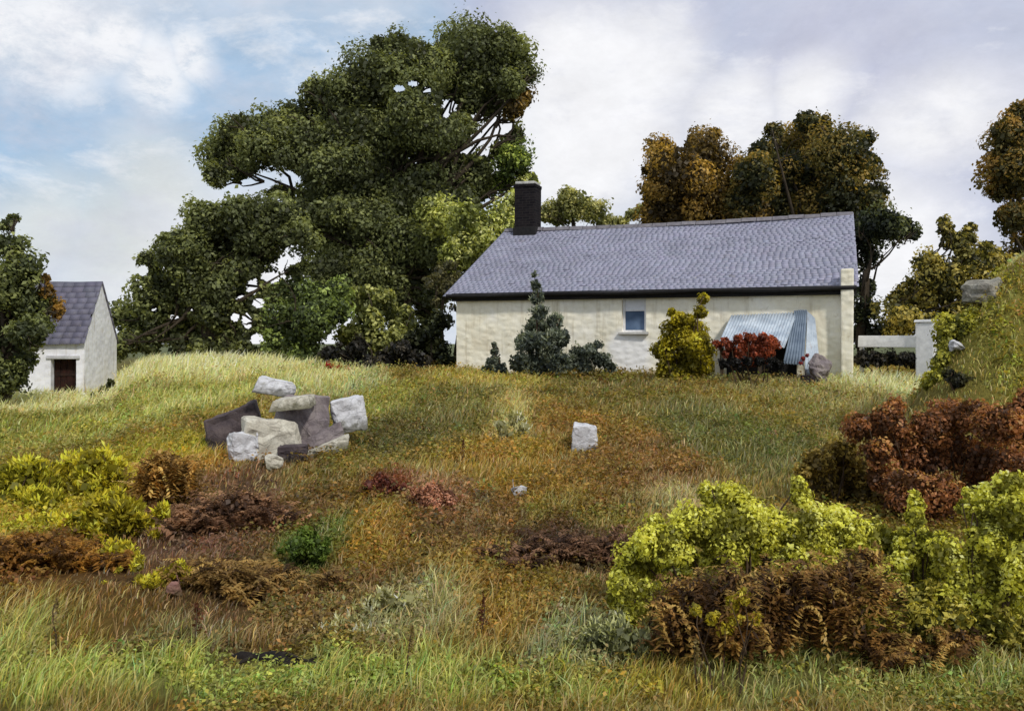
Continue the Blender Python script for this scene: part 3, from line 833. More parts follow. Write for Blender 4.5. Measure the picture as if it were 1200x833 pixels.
def build_outbuilding():
    z0 = .10
    C = OUT_C
    length, half, h, rise = 4.2, 1.6, 1.62, 1.72
    O2 = C - OLv * length
    O = np.array([O2[0], O2[1], z0])
    root = empty('outbuilding', (C[0] - OLv[0] * 2, C[1] - OLv[1] * 2, z0)); tag(root, 'small white steep roofed stone outbuilding with dark open doorway at far left', 'outbuilding')
    du1 = length - .22; du0 = du1 - .66
    wm = mat_limewash('limewash_cool')
    from_bm('wall', house_shell(O, OLv, ODv, length, half, h, rise, [(du0, du1, -.2, 1.1)], .06), MAT_OUT, root)
    sl = rise / half
    def R(u, d): return np.array([O[0] + OLv[0] * u + ODv[0] * d, O[1] + OLv[1] * u + ODv[1] * d, z0 + h + (d if d <= half else 2 * half - d) * sl + .05])
    e = .14
    roof = slate_roof('roof', R(-.1, -e), R(length + .04, -e), R(-.1, half), R(length + .04, half), 15, 11, SLATE, root, sag=.03, tint=(104,102,116), seed=8)
    slate_roof('roof', R(length + .04, 2 * half + e), R(-.1, 2 * half + e), R(length + .04, half), R(-.1, half), 12, 8, SLATE, root, sag=.03, tint=(104,102,116), seed=9)
    # plank door swung inward, dark
    def Q(u, d, z): return (O[0] + OLv[0] * u + ODv[0] * d, O[1] + OLv[1] * u + ODv[1] * d, z0 + z)
    bm = bmesh.new()
    w = (du1 - du0) / 4
    for i in range(4):
        bm_box(bm, Q(du0 + w * (i + .5), .30 + .01 * (i % 2), -.2), OLv, ODv, w - .012, .03, 1.32, .003)
    door = from_bm('door', bm, mat_plain('old_door_boards', (26,18,16), (58,30,22), 9, .85), root)
    for z in (.1, .62):
        bm = bmesh.new(); bm_box(bm, Q((du0 + du1) / 2, .272, z), OLv, ODv, du1 - du0 - .05, .02, .08)
        from_bm('ledge_board', bm, mat_plain('ledge_wood', (30,20,18), (54,34,26), 9), door)
    bm = bmesh.new()
    bm_box(bm, Q((du0 + du1) / 2, -.02, 1.105), OLv, ODv, du1 - du0 + .2, .06, .10, .01, .012)
    from_bm('lintel', bm, mat_plain('lintel_stone', (176,176,180), (214,214,218), 6), root)
MAT_OUT = mat_limewash('outbuilding_limewash', None, [(214,214,222), (238,238,244), (248,248,252)], .2)
build_outbuilding()

# ------------------------------------------------------------------ stones
def rock_mesh(w, d, h, seed, boxy=.6, sub=3, rough=.10):
    if boxy > .9: rough = .085
    r = random.Random(seed)
    bm = bmesh.new()
    for i in range(17):
        v = Vector((r.gauss(0, 1), r.gauss(0, 1), r.gauss(0, 1))).normalized()
        m = max(abs(v.x), abs(v.y), abs(v.z))
        v = v * (1 - boxy) + (v / m) * boxy * .82
        v *= r.uniform(.85, 1.05)
        bm.verts.new((v.x * w / 2, v.y * d / 2, v.z * h / 2 + h * .38))
    if boxy > .9:
        for a in (-1, 1):
            for b in (-1, 1):
                for c in (-1, 1): bm.verts.new((a * w * r.uniform(.28, .5), b * d * r.uniform(.28, .5), h * .38 + c * h * r.uniform(.34, .54)))
    res = bmesh.ops.convex_hull(bm, input=bm.verts)
    bmesh.ops.delete(bm, geom=[g for g in res['geom_interior'] if isinstance(g, bmesh.types.BMVert)], context='VERTS')
    bmesh.ops.dissolve_limit(bm, angle_limit=math.radians(9), verts=bm.verts, edges=bm.edges)
    s = min(w, d, h)
    bmesh.ops.bevel(bm, geom=list(bm.edges), offset=s * .035, segments=1, affect='EDGES')
    bmesh.ops.triangulate(bm, faces=bm.faces)
    for _ in range(3):
        es = [e for e in bm.edges if e.calc_length() > s * .13]
        if es: bmesh.ops.subdivide_edges(bm, edges=es, cuts=1)
        bmesh.ops.triangulate(bm, faces=[f for f in bm.faces if len(f.verts) > 3])
    bm.normal_update()
    for v in bm.verts:
        q = v.co / s
        a = mnoise.fractal(q * 2.2 + Vector((seed, 0, 0)), 1.0, 2.0, 3)
        b = 1 - abs(mnoise.fractal(q * Vector((1.6, 1.6, 3.4)) + Vector((0, seed, 0)), 1.0, 2.0, 4)) * 2
        v.co += v.normal * s * (a * .035 + (min(b, .75) - .75) * .06)
    return bm

def rock(name, label, px, py, w, h, seed, mat, Y=None, rot=0.0, depth=.8, cat='rock', group=None, boxy=.6, tilt=0.0, sink=0.0, lift=0.0):
    if Y is None: X, Y = ground_hit(px, py)
    X = (px - 600) / F * Y
    z = float(hgt(X, Y)) + lift - sink
    if lift: z = EYE + (HY - py) / F * Y
    wm, hm = w / F * Y, h / F * Y
    o = from_bm(name, rock_mesh(wm, wm * depth, hm, seed, boxy), mat, None, False)
    o.location = (X, Y, z); o.rotation_euler = (0, tilt, rot)
    tag(o, label, cat, group)
    OCC.append(np.array([[X + wm * .4 * q, Y - wm * .2, z + .05] for q in (-1, -.5, 0, .5, 1)]))
    return o

WST = mat_stone('white_stone', (214,214,218), (178,176,180), (236,236,240), 4.0, (190,186,160), .66)
BST = mat_stone('buff_stone', (206,200,184), (166,158,146), (230,226,212), 5.0)
MST = mat_stone('mauve_stone', (138,128,130), (104,94,98), (166,156,152), 5.0, (150,140,110), .7)
DST = mat_stone('dark_stone', (88,78,80), (50,44,50), (108,96,94), 5.0, (110,100,80), .72)
GST = mat_stone('grey_stone', (150,146,134), (112,106,98), (186,182,170), 5.0)

YR = ground_hit(320, 535)[1]
G = 'tumbled boulders on the left of the slope'
rock('boulder', 'largest pale boulder, buff faced and blocky, in front of the tumbled heap', 318, 532, 78, 62, 3, BST, YR, .25, .7, 'boulder', G, .93, sink=.10)
rock('boulder', 'whitish squared boulder at the left of the tumbled heap', 286, 530, 42, 48, 14, WST, YR - .22, .35, .7, 'boulder', G, .93, sink=.09)
rock('boulder', 'dark purplish boulder at the back left of the tumbled heap', 278, 490, 76, 64, 21, DST, YR + .75, .3, .7, 'boulder', G, .91, -.25, sink=.1)
rock('boulder', 'mauve grey boulder at the back right of the tumbled heap', 346, 520, 74, 86, 33, MST, YR + .55, .5, .8, 'boulder', G, .93, .1, sink=.1)
rock('boulder', 'flat bright slab lying on top of the tumbled heap', 322, 462, 54, 22, 8, WST, YR + .55, .2, .8, 'boulder', G, .92, .16, lift=.1)
rock('boulder', 'buff flat slab lying below the bright one on the heap', 345, 478, 58, 16, 10, BST, YR + .12, .1, .8, 'boulder', G, .92, -.1, lift=.1)
rock('boulder', 'rounded white boulder at the top of the stone arm right of the heap', 411, 500, 48, 40, 42, WST, YR + .9, .4, .8, 'boulder', G, .92, -.15, lift=.1)
rock('boulder', 'mauve sloping slab forming the arm between the heap and the white boulder', 380, 522, 74, 28, 55, MST, YR + .35, .2, .5, 'boulder', G, .92, -.42, sink=-.02)
rock('boulder', 'long low buff slab along the front of the stone arm', 382, 530, 70, 15, 51, BST, YR + .05, .2, .4, 'boulder', G, .92, -.38, sink=-.03)
rock('boulder', 'dark low boulder standing in for the shaded cleft under the lower end of the stone arm', 344, 540, 40, 28, 61, DST, YR - .3, .1, .7, 'boulder', G, .91, sink=.03)  # dark stone colour paints in the shaded cleft here
rock('stone', 'small buff stone fallen below the tumbled heap', 316, 552, 28, 26, 72, BST, None, .6, .7, 'stone', None, .6, .4)
rock('block_stone', 'squared bright white block alone in the ochre grass below the cottage', 684, 528, 37, 42, 5, WST, None, .15, .8, 'stone', None, .95, .06, .05)
rock('stone', 'small white stone lower down the slope than the squared block', 609, 585, 24, 19, 17, WST, None, .5, .8, 'stone', None, .5)
rock('stone', 'tiny mauve stone in the ochre grass at lower middle', 494, 690, 12, 12, 91, MST, None, .5, .8, 'stone', None, .5)
rock('stone', 'tiny pinkish stone beneath the yellow bush at lower left', 205, 700, 26, 24, 93, mat_stone('pink_stone', (150,110,100), (110,80,76), (180,140,124)), None, .3, .8, 'stone', None, .5)
bo = rock('boulder', 'grey rounded boulder perched on top of the grassy knoll', 1148, 370, 58, 52, 28, GST, 11.4, .3, .8, 'boulder', None, .35, .15)
# brown lump by the lean-to
rock('boulder', 'mauve brown pointed stone leaning by the right end of the lean-to', 956, 440, 40, 44, 19, MST, 21.2, .2, .7, 'boulder', None, .3, .25)
rock('boulder', 'low blackish stone at the foot of the mauve pointed one', 945, 446, 26, 18, 20, mat_stone('black_stone', (44,36,36), (28,24,26), (64,54,52)), 20.8, .2, .8, 'boulder', None, .4)

# ------------------------------------------------------------------ lean-to against the cottage
def build_lean_to():
    off = 1.15
    u0, u1 = u_of(850, off), u_of(950, off)
    zb = .74
    root = empty('lean_to', tuple(COT_A + CL * (u0 + u1) / 2 - CD * .6) + (zb,)); tag(root, 'low lean-to under blue grey sheets against the cottage front', 'lean-to')
    def P(u, d, z): q = COT_A + CL * u - CD * d; return Vector((q[0], q[1], zb + z))
    mb, nt = new_mat('blue_grey_sheet')
    tc = nt.n('ShaderNodeTexCoord').outputs['Object']
    f = nt.noise(tc, 2.4, 7, .65, .4); f2 = nt.noise(nt.mapping(tc, (8, 8, 1)), 1.5, 5, .6)
    c = nt.ramp(f, [(.3, lin((142,156,172))), (.7, lin((204,214,224)))])
    c = nt.mix(nt.math('MULTIPLY', nt.ramp(f2, [(.56, 0.0), (.75, 1.0)]), .45), c, lin((142,112,92)))
    finish(nt, c, .55, nt.bump(f2, .2, .01), .3)
    md = mat_plain('slate_blue_boards', (96,110,128), (134,148,164), 4, .8)
    def sheet(name, a, b, c_, d, mat, waves=22, amp=.022, par=root):
        bm = bmesh.new(); n = waves * 4
        n0 = (b - a).cross(c_ - a).normalized()
        rows = []
        for j in range(5):
            v = j / 4
            rows.append([bm.verts.new((a.lerp(b, i / n)).lerp(d.lerp(c_, i / n), v) + n0 * (amp * math.sin(i / n * waves * 2 * math.pi) + .02 * mnoise.noise(Vector((i * .08, j * .6, 2))))) for i in range(n + 1)])
        for j in range(4):
            for i in range(n): bm.faces.new((rows[j][i], rows[j][i + 1], rows[j + 1][i + 1], rows[j + 1][i]))
        o = from_bm(name, bm, mat, par, True)
        md_ = o.modifiers.new('thickness', 'SOLIDIFY'); md_.thickness = .006
        return o
    sheet('roof_sheet', P(u0 - .22, off + .1, .80), P(u1 - .62, off + .1, .80), P(u1 - .35, .1, 1.72), P(u0 + .05, .1, 1.66), mb)
    sheet('roof_sheet', P(u1 - .66, off + .15, .40), P(u1 - .16, off + .12, .36), P(u1 - .10, .08, 1.79), P(u1 - .42, .09, 1.77), md, 7)
    sheet('end_panel', P(u1 - .15, off + .02, .05), P(u1 + .26, off - .3, -.1), P(u1 + .10, .1, 1.56), P(u1 - .10, .1, 1.76), mb, 6, .015)
    for u in (u0 - .1, (u0 + u1) / 2 - .2):
        bm = bmesh.new()
        p = P(u, off - .1, 0); bm_box(bm, (p.x, p.y, p.z - .2), CL, CD, .09, .09, 1.06, .008, .01)
        from_bm('post', bm, mat_bark('post_wood', (52,44,36), (92,80,66)), root)
    bm = bmesh.new()
    p = P((u0 + u1) / 2 - .2, .35, -.2); bm_box(bm, (p.x, p.y, p.z), CL, CD, u1 - u0 - .3, .03, 1.3)  # black sheet stands in for the shade inside the lean-to
    from_bm('dark_backing', bm, BLACKW, root)
build_lean_to()
def fshrub(label, cat, Y, base, lobes, pal, s, st=5, tr=.02, name='shrub', group=None, **kw):
    kw.setdefault('grow', 1.3); kw['dens'] = kw.get('dens', 45) * 1.25; kw.setdefault('depth', 1.0)
    return plant(name, label, cat, Y, base, lobes, pal, s, tr, group=group, stems=st, mat=TWIG, crown_name='foliage', trunk_name='stems', **kw)

fshrub('brick red bush growing in the mouth of the lean-to', 'shrub', 20.6, 880, [(842,404,8),(908,404,8),(878,396,9),(856,406,10),(872,403,11),(888,402,11),(902,403,10),(866,414,9),(884,412,12),(900,414,9),(850,416,6),(850,400,8),(904,398,8),(864,397,8),(894,395,8),(868,420,9),(896,420,9),(880,424,9)], [(72,34,22),(108,54,34),(132,68,44)], .06, grow=.9, gain=1.5)
fshrub('black low scrub standing in for the shadow along the foot of the lean-to', 'shrub', 20.2, 878, [(848,426,7),(862,425,8),(876,424,8),(890,424,8),(904,425,8),(914,428,6)], [(14,14,14),(26,24,24),(38,36,32)], .06, grow=1.0)  # near-black leaves paint in the shadow below the red bush
fshrub('dark grey green bush with a pointed top before the cottage wall', 'shrub', 22.6, 636,
  [(628,334,7),(630,350,9),(632,366,11),(630,384,18),(650,378,12),(618,402,18),(640,404,20),(656,396,14),(608,424,14),(630,428,18),(654,424,16),(626,322,4)], GRY, .1, 7, .03, dens=46, spiky=.5, wid=.26, grow=1.15, gain=1.25)
fshrub('tiny dark spire of a bush at the left part of the cottage wall', 'shrub', 23.4, 581, [(580,412,5),(578,424,8),(586,432,8),(572,434,7),(579,404,3)], GRY, .08)
fshrub('low spreading grey green bush beneath the whiter patch of wall', 'shrub', 22.6, 690, [(676,414,9),(692,412,10),(704,422,10),(684,428,10),(668,426,10),(714,430,7),(700,404,5)], GRY, .08)
fshrub('yellow green upright bush leaning on the cottage wall right of the window', 'shrub', 21.6, 798,
  [(824,350,6),(822,366,8),(798,374,10),(790,392,16),(812,386,14),(776,410,13),(800,412,20),(822,404,14),(782,430,14),(806,434,16),(826,428,12),(788,366,5)], [(78,72,16),(118,108,24),(152,140,34),(168,158,52)], .08, 7, .03, dens=44)
fshrub('sprig of small red flowers beside the mauve stone', 'flower', 21.0, 944, [(941,420,4),(946,416,3),(938,425,3)], [(96,26,22),(128,40,34)], .04, 3, .008, name='flowering_plant', core=False, grow=.9)

# ------------------------------------------------------------------ white rail and posts
def build_rail():
    Y = 22.6
    a = at(1006, 400, Y); b = at(1076, 399, Y - .9)
    d = (b - a)[:2]; Ln = np.linalg.norm(d); L = d / Ln; D = np.array([-L[1], L[0]])
    root = empty('white_fence', (a[0], a[1], float(hgt(a[0], a[1])))); tag(root, 'short white rail and post running right from the cottage corner', 'fence')
    bm = bmesh.new(); c = (a + b) / 2
    bm_box(bm, (c[0], c[1], c[2] - .17), L, D, Ln, .08, .30, .012, .012)
    from_bm('rail', bm, WHITEP, root)
    bm = bmesh.new(); p = at(1085, 430, Y - 1.0)
    g = float(hgt(p[0], p[1])) - .2
    bm_box(bm, (p[0], p[1], g), L, D, .42, .34, at(1085, 378, Y - 1.0)[2] - g, .02, .03)
    post = from_bm('post', bm, WHITEP, root)
    bm = bmesh.new(); top = at(1085, 378, Y - 1.0)[2]
    bm_box(bm, (p[0], p[1], top + .002), L, D, .48, .40, .07, .01, .02)
    from_bm('post_cap', bm, WHITEP, post)
    bm = bmesh.new(); q = a + np.array([.05, 0, 0]); g = float(hgt(q[0], q[1])) - .2
    bm_box(bm, (q[0] + .06, q[1] + .05, g), L, D, .1, .1, q[2] - g + .1, .008, .01)
    from_bm('post', bm, WHITEP, root)
build_rail()
fshrub('dark scrub under the white rail', 'shrub', 22.3, 1040, [(1012,420,9),(1028,421,9),(1044,420,9),(1060,421,9),(1070,424,7)], BLK, .08)  # near-black foliage below the rail
rock('stone', 'white stone among dark scrub right of the white post', 1122, 414, 26, 20, 81, WST, 10.9, .2, .8, 'stone', None, .5, lift=.1)
fshrub('dark scrub right of the white post at the foot of the knoll', 'shrub', 20.4, 1118, [(1108,402,8),(1118,408,9),(1112,420,9),(1126,424,9),(1104,428,8),(1138,420,8)], BLK, .08)
fshrub('dark low bramble spreading along the left foot of the knoll', 'shrub', 10.4, 1140, [(1112,440,8),(1124,446,9),(1138,448,9),(1152,450,9),(1164,456,9),(1146,458,8),(1130,456,8),(1172,462,7)], [(26,26,20),(44,44,28),(66,64,36)], .04, grow=1.15, scatter=6)

# ------------------------------------------------------------------ knoll shrubs and the slope
KN = [(70,72,26),(116,114,40),(146,142,56),(164,160,80)]
G2 = 'olive bushes clothing the knoll'
fshrub('olive bush right under the perched boulder', 'shrub', 11.3, 1150, [(1122,384,18),(1142,378,16),(1160,386,20),(1138,402,18),(1112,408,12),(1164,412,18),(1108,428,12),(1130,424,14),(1152,428,14),(1112,390,10)], KN, .05, group=G2)
fshrub('tall olive bush right of the perched boulder at the frame edge', 'shrub', 11.7, 1188, [(1180,350,16),(1192,366,18),(1182,384,18),(1200,340,14),(1204,390,22),(1172,338,9),(1190,410,18),(1210,360,24)], KN, .05, group=G2)
fshrub('ragged olive bush spilling down the left flank of the knoll by the white post', 'shrub', 11.0, 1122, [(1104,424,12),(1118,434,14),(1102,442,12),(1128,452,14),(1110,458,12),(1090,452,9),(1140,462,12)], KN, .045, group=G2, scatter=10)
fshrub('wispy olive bush high on the knoll right behind the perched boulder', 'shrub', 12.2, 1172, [(1162,346,10),(1176,336,12),(1190,330,12),(1202,322,14),(1168,356,10)], KN, .05, group=G2, scatter=8)
fshrub('lowest olive bush on the knoll, just above the russet bush', 'shrub', 10.6, 1178, [(1160,432,16),(1182,436,18),(1198,424,16),(1186,456,16),(1206,448,20),(1166,458,12)], [(74,72,28),(118,108,42),(142,130,56)], .05, group=G2)

# right foreground
YF = 5.2
fshrub('large bright yellow green bush across the right foreground', 'shrub', YF, 880,
  [(748,652,22),(780,634,26),(820,618,30),(850,588,20),(832,580,16),(868,582,14),(862,618,32),(905,622,30),(945,620,28),(938,582,14),(934,566,9),(985,622,28),(1022,628,24),(800,654,22),(842,650,22),(886,652,20),(930,652,18),(980,652,18),(732,672,14),(1050,640,20),(768,612,10),(1020,660,20),(1060,664,20),(1096,668,18),(1000,644,20),(790,676,18),(760,664,16)], YEL, .026, 16, .012, dens=34, flat=.8, depth=.8)
fshrub('small yellow green bush at the left front of the large bright one', 'shrub', 4.75, 738, [(736,688,16),(724,702,14),(750,704,16),(738,720,14),(758,686,10),(720,684,8)], YEL, .025, 6, .01, dens=34)
fshrub('slender yellow green shoots rising before the russet bush', 'shrub', 5.0, 1070, [(1074,590,9),(1072,606,11),(1070,624,13),(1084,632,12),(1066,646,16),(1086,652,14),(1102,634,10),(1052,664,16),(1030,680,16),(1076,676,16),(1072,578,5)], YEL, .025, 8, .01, dens=34)
fshrub('tall yellow green bush cut by the right edge of the foreground', 'shrub', 4.7, 1165,
  [(1184,566,16),(1170,586,20),(1150,604,18),(1190,600,24),(1160,632,24),(1192,640,28),(1130,594,10),(1134,578,7),(1150,660,24),(1180,680,28),(1126,684,18),(1206,600,26),(1210,660,30),(1140,706,18),(1110,650,18),(1116,700,16),(1170,712,22),(1204,716,24)], YEL, .026, 10, .010, dens=34, gain=1.12)
fshrub('russet bush massed behind the yellow green ones at right', 'shrub', 7.4, 1095,
  [(1010,500,20),(1040,494,22),(1050,520,24),(1086,500,22),(1112,488,22),(1140,486,20),(1170,496,24),(1196,506,26),(1080,540,26),(1120,530,28),(1160,540,28),(1190,550,24),(1060,570,22),(1100,580,26),(1140,580,22),(1085,612,22),(1120,622,20),(1060,600,16),(1118,652,16),(1206,480,24),(1030,530,18),(1050,476,10),(1080,596,20),(1110,604,20),(1140,604,20),(1050,590,18),(1170,596,22),(1030,560,16),(1190,590,20)], [(70,48,32),(104,68,42),(128,84,50),(138,108,62)], .032, 12, .010, dens=34, gain=1.12)
fshrub('ochre brown bush left of the russet mass', 'shrub', 7.9, 985, [(960,540,18),(985,530,20),(1000,556,22),(968,566,20),(990,584,20),(1018,576,16),(944,556,12),(960,590,16)], [(76,64,30),(110,92,42),(134,114,54),(150,134,74)], .042, 8, .014, dens=34)
BRK = [(44,31,19),(74,53,29),(102,76,40),(128,106,58)]
fshrub('dark brown bracken heap in front of the large yellow green bush', 'bracken', 4.55, 890,
  [(800,700,20),(830,696,24),(866,690,24),(905,690,26),(940,686,22),(975,682,22),(1008,672,18),(1020,652,12),(1030,690,12),(812,728,24),(850,724,26),(890,724,26),(930,722,24),(968,712,20),(1000,702,16),(796,752,18),(826,752,16),(862,748,16),(905,746,14),(790,724,14)], BRK, .03, 12, .008, name='bracken', fern=15, gain=1.35, dens=34, flat=.8, depth=.8)
fshrub('yellow sprigs growing out of the brown bracken heap', 'shrub', 4.2, 846, [(858,706,10),(836,726,9),(850,738,8),(872,700,9),(886,724,8),(816,716,7),(862,726,8)], GOLD, .026, 6, .006, dens=34, core=False)
fshrub('brown bracken patch at the lower right in the grass', 'bracken', 4.4, 1060, [(1030,764,12),(1052,772,13),(1080,764,14),(1106,752,13),(1126,748,10),(1018,750,10),(1044,756,11),(1086,778,10)], BRK, .028, 7, .007, name='bracken', fern=15, gain=1.35, dens=34)
fshrub('olive growth between brown bracken patch and yellow bush at lower right', 'shrub', 4.6, 1080, [(1020,726,16),(1050,730,18),(1082,726,20),(1112,722,18),(1140,730,16),(1170,736,20),(1196,744,20),(1004,740,10),(1060,700,16),(1090,696,16),(1030,704,14)], [(78,78,28),(124,116,46),(156,146,66),(170,162,88)], .03, 8, .008, dens=34)
fshrub('pale silvery clump at the left foot of the brown bracken heap', 'shrub', 4.6, 715, [(700,740,16),(724,744,18),(706,762,18),(736,768,18),(690,770,14),(752,748,12),(722,724,10)], [(80,82,58),(116,118,84),(148,148,108),(164,164,130)], .04, 8, .006, dens=30, spiky=.9, wid=.24, scatter=8, gain=1.5)
fshrub('dark chocolate brown bracken bed in the middle of the slope', 'bracken', 6.35, 662, [(612,668,13),(632,660,16),(654,654,17),(678,648,18),(702,644,18),(722,640,14),(640,676,12),(668,670,14),(694,664,14),(718,660,12),(600,664,8)], [(46,32,24),(74,54,40),(96,72,54)], .034, 9, .006, name='bracken', fern=15, gain=1.35, dens=34, flat=.7, scatter=12)

# left foreground growth
Gy = 'yellow gorse bushes on the left of the slope'
fshrub('yellow gorse bush highest on the left slope', 'shrub', 8.6, 110, [(90,548,16),(112,540,18),(132,552,16),(100,568,18),(128,572,18),(148,566,10),(76,566,12)], GOLD, .065, 8, .012, group=Gy, scatter=20, spiky=.7, wid=.3, gain=1.55)
fshrub('yellow gorse bush reaching furthest right on the left slope', 'shrub', 7.0, 145, [(118,596,18),(140,600,18),(156,614,14),(128,622,20),(150,634,14),(112,640,16),(134,648,14),(160,596,10)], GOLD, .06, 8, .012, group=Gy, scatter=20, spiky=.7, wid=.3, gain=1.55)
fshrub('olive yellow gorse bush cut by the left edge', 'shrub', 8.2, 30, [(10,560,20),(36,552,18),(54,566,16),(20,584,20),(48,588,18),(0,592,18),(66,586,10),(-6,612,20),(24,612,18),(54,610,16),(80,604,14)], [(82,80,20),(118,112,32),(144,136,42),(160,152,60)], .065, 8, .012, group=Gy, scatter=20, spiky=.7, wid=.3, gain=1.55)
fshrub('wide olive yellow gorse low on the left slope between the taller ones', 'shrub', 7.4, 80, [(60,616,16),(86,622,18),(100,610,14),(40,620,14),(120,668,12),(98,660,14),(74,640,12)], [(82,80,20),(124,114,30),(152,140,38),(168,158,56)], .06, 8, .012, group=Gy, scatter=20, spiky=.7, wid=.3, gain=1.5)
fshrub('yellow gorse bush lowest of the group, beside the red brown bracken', 'shrub', 6.3, 140, [(126,652,14),(142,646,15),(154,660,13),(134,668,14),(116,672,12)], GOLD, .05, 8, .01, group=Gy, scatter=10, spiky=.7, wid=.3, gain=1.45)
fshrub('bright yellow sprig lowest on the left slope above the pink stone', 'shrub', 5.7, 190, [(206,668,10),(192,676,11),(178,682,9),(164,690,10),(150,696,10),(212,664,6)], GOLD, .03, 6, .008, group=Gy, scatter=20, spiky=.7, wid=.3, gain=1.55)
fshrub('orange brown bracken at the right of the yellow gorse', 'bracken', 8.2, 188, [(180,548,14),(200,544,15),(190,566,16),(208,564,12),(176,572,13),(192,586,12),(216,548,9)], ORG, .045, 8, .01, name='bracken', fern=15, gain=1.35, scatter=16)
fshrub('red brown bracken below the gorse at the left edge', 'bracken', 6.1, 40, [(10,648,18),(36,640,18),(60,648,16),(24,668,20),(56,672,18),(84,664,14),(0,676,18),(90,684,12)], [(62,42,18),(98,68,28),(124,92,38)], .036, 8, .008, name='bracken', fern=15, gain=1.35, scatter=16)
fshrub('broad mauve brown bracken below the tumbled boulders', 'bracken', 7.4, 250, [(226,612,16),(250,600,18),(276,590,18),(240,636,18),(268,624,20),(296,612,18),(216,644,14),(306,588,14),(252,658,16),(284,648,16)], [(58,42,32),(92,68,50),(118,90,66)], .04, 9, .008, name='bracken', fern=15, gain=1.35, flat=.6, scatter=18)
fshrub('deep brown bracken lower left of the green tuft', 'bracken', 5.7, 270, [(236,692,18),(266,684,20),(296,676,18),(250,714,18),(282,708,18),(314,698,14),(226,720,14),(306,724,14)], [(60,44,24),(92,72,40),(118,96,54)], .034, 8, .008, name='bracken', fern=15, gain=1.35, flat=.6, scatter=18)
fshrub('fresh green leafy tuft in the brown bracken', 'shrub', 6.2, 360, [(346,640,11),(362,632,12),(376,644,11),(352,658,12),(370,662,12),(360,676,9)], [(54,68,26),(78,96,36),(98,112,46)], .03, 6, .006, scatter=10)
fshrub('crimson tinged patch of low leaves in mid slope', 'shrub', 8.4, 446, [(434,568,8),(448,564,9),(460,570,8),(442,576,7),(454,578,7)], [(70,36,28),(98,54,42),(118,74,54)], .035, 5, .006, scatter=8)
fshrub('dusty pink heather patch right of the crimson leaves', 'heather', 7.9, 508, [(490,584,11),(508,576,12),(524,584,11),(500,598,10),(518,600,10),(508,590,10)], [(96,64,50),(146,104,82),(172,130,106)], .026, 6, .006, name='heather', scatter=10)
Gs = 'pale silvery tufts in the lower middle'
fshrub('pale cream tuft beside the blackened log', 'shrub', 4.9, 400, [(386,736,12),(404,730,13),(420,742,12),(394,752,12),(414,758,11),(372,748,9)], SILV, .05, 6, .006, group=Gs, dens=26, scatter=8, spiky=1.0, wid=.18, gain=1.7)
fshrub('grey cream tuft right of the cream one', 'shrub', 5.2, 452, [(436,706,10),(452,698,11),(468,708,10),(446,722,11),(464,726,10),(478,722,8)], SILV, .05, 6, .006, group=Gs, dens=26, scatter=8, spiky=1.0, wid=.18, gain=1.7)
fshrub('pale dry seeding clump between the white block and the heap of boulders', 'shrub', 12.0, 600, [(588,500,9),(602,492,10),(612,502,9),(596,512,9),(610,516,8)], SILV, .09, 6, .006, group=Gs, dens=24, spiky=1.0, wid=.18, gain=1.7)

# blackened log and dark roots
def build_log():
    X0, Y0 = ground_hit(312, 776)
    root = empty('fallen_log', (X0, Y0, float(hgt(X0, Y0)))); tag(root, 'charred black fallen log lying in the foreground grass', 'log')
    bm = bmesh.new()
    pts, rad = [], []
    for i, (px, py) in enumerate(((262, 778), (280, 774), (298, 776), (318, 772), (336, 771), (350, 776), (362, 786), (370, 796))):
        x = (px - 600) / F * Y0
        pts.append((x, Y0 + .05 * math.sin(i), EYE + (HY - py) / F * Y0)); rad.append(1.15 * (.026, .036, .03, .034, .036, .03, .026, .016)[i])
        OCC.append(np.array([[x + q, Y0 - .12 * k, 0.05] for q in (-.04, .04) for k in range(-1, 4)]))
    tube_rings(bm, pts, rad, 10)
    from_bm('trunk', bm, mat_bark('charred_bark', (18,16,16), (44,38,36)), root, True)
    for a, b in (((296, 769), (262, 782)), ((332, 766), (372, 776)), ((348, 772), (376, 768))):
        bm = bmesh.new(); tube_rings(bm, bent(at(*a, Y0 - .03), at(*b, Y0 - .06), 5, .1), np.linspace(.012, .004, 6), 6)
        from_bm('branch', bm, mat_bark('charred_twig', (26,23,20), (66,58,50)), root, True)
build_log()
fshrub('dark low scrub in front of the outbuilding', 'shrub', 16.0, 48, [(30,494,6),(42,496,7),(54,494,6),(70,496,7),(76,502,6)], BLK, .06)
fshrub('dark nettles at the right foot of the outbuilding', 'shrub', 22.5, 120, [(112,468,7),(122,460,6),(106,476,6),(130,450,5)], [(36,40,24),(62,66,34),(96,98,52)], .08)

# dead flower stalks sticking out of the grass
def build_stalk(px, py, hpx, lean, kind, label):
    X, Y = ground_hit(px, py); z = float(hgt(X, Y))
    root = empty('dock_plant', (X, Y, z)); tag(root, label, 'weed', 'dead stalks standing out of the grass')
    H = hpx / F * Y
    top = np.array([X + lean * H, Y, z + H])
    bm = bmesh.new(); tube_rings(bm, bent((X, Y, z - .05), top, 5, .04), np.linspace(.006, .0025, 6), 5)
    from_bm('stalk', bm, TWIG, root)
    n = 90
    t = rng.uniform(.5, 1, n)
    p = np.array([X, Y, z]) + (top - np.array([X, Y, z])) * t[:, None] + rng.normal(size=(n, 3)) * (.022 * (1.15 - t))[:, None]
    c = np.array([lin((104,62,38)), lin((150,132,84)), lin((120,84,50))])[kind] * rng.uniform(.6, 1.3, (n, 1))
    link('seed_head', quad_mesh('seed_head', leaf_verts(p, unit(n), rng.uniform(.012, .026, n), .7), c), LEAF, root)
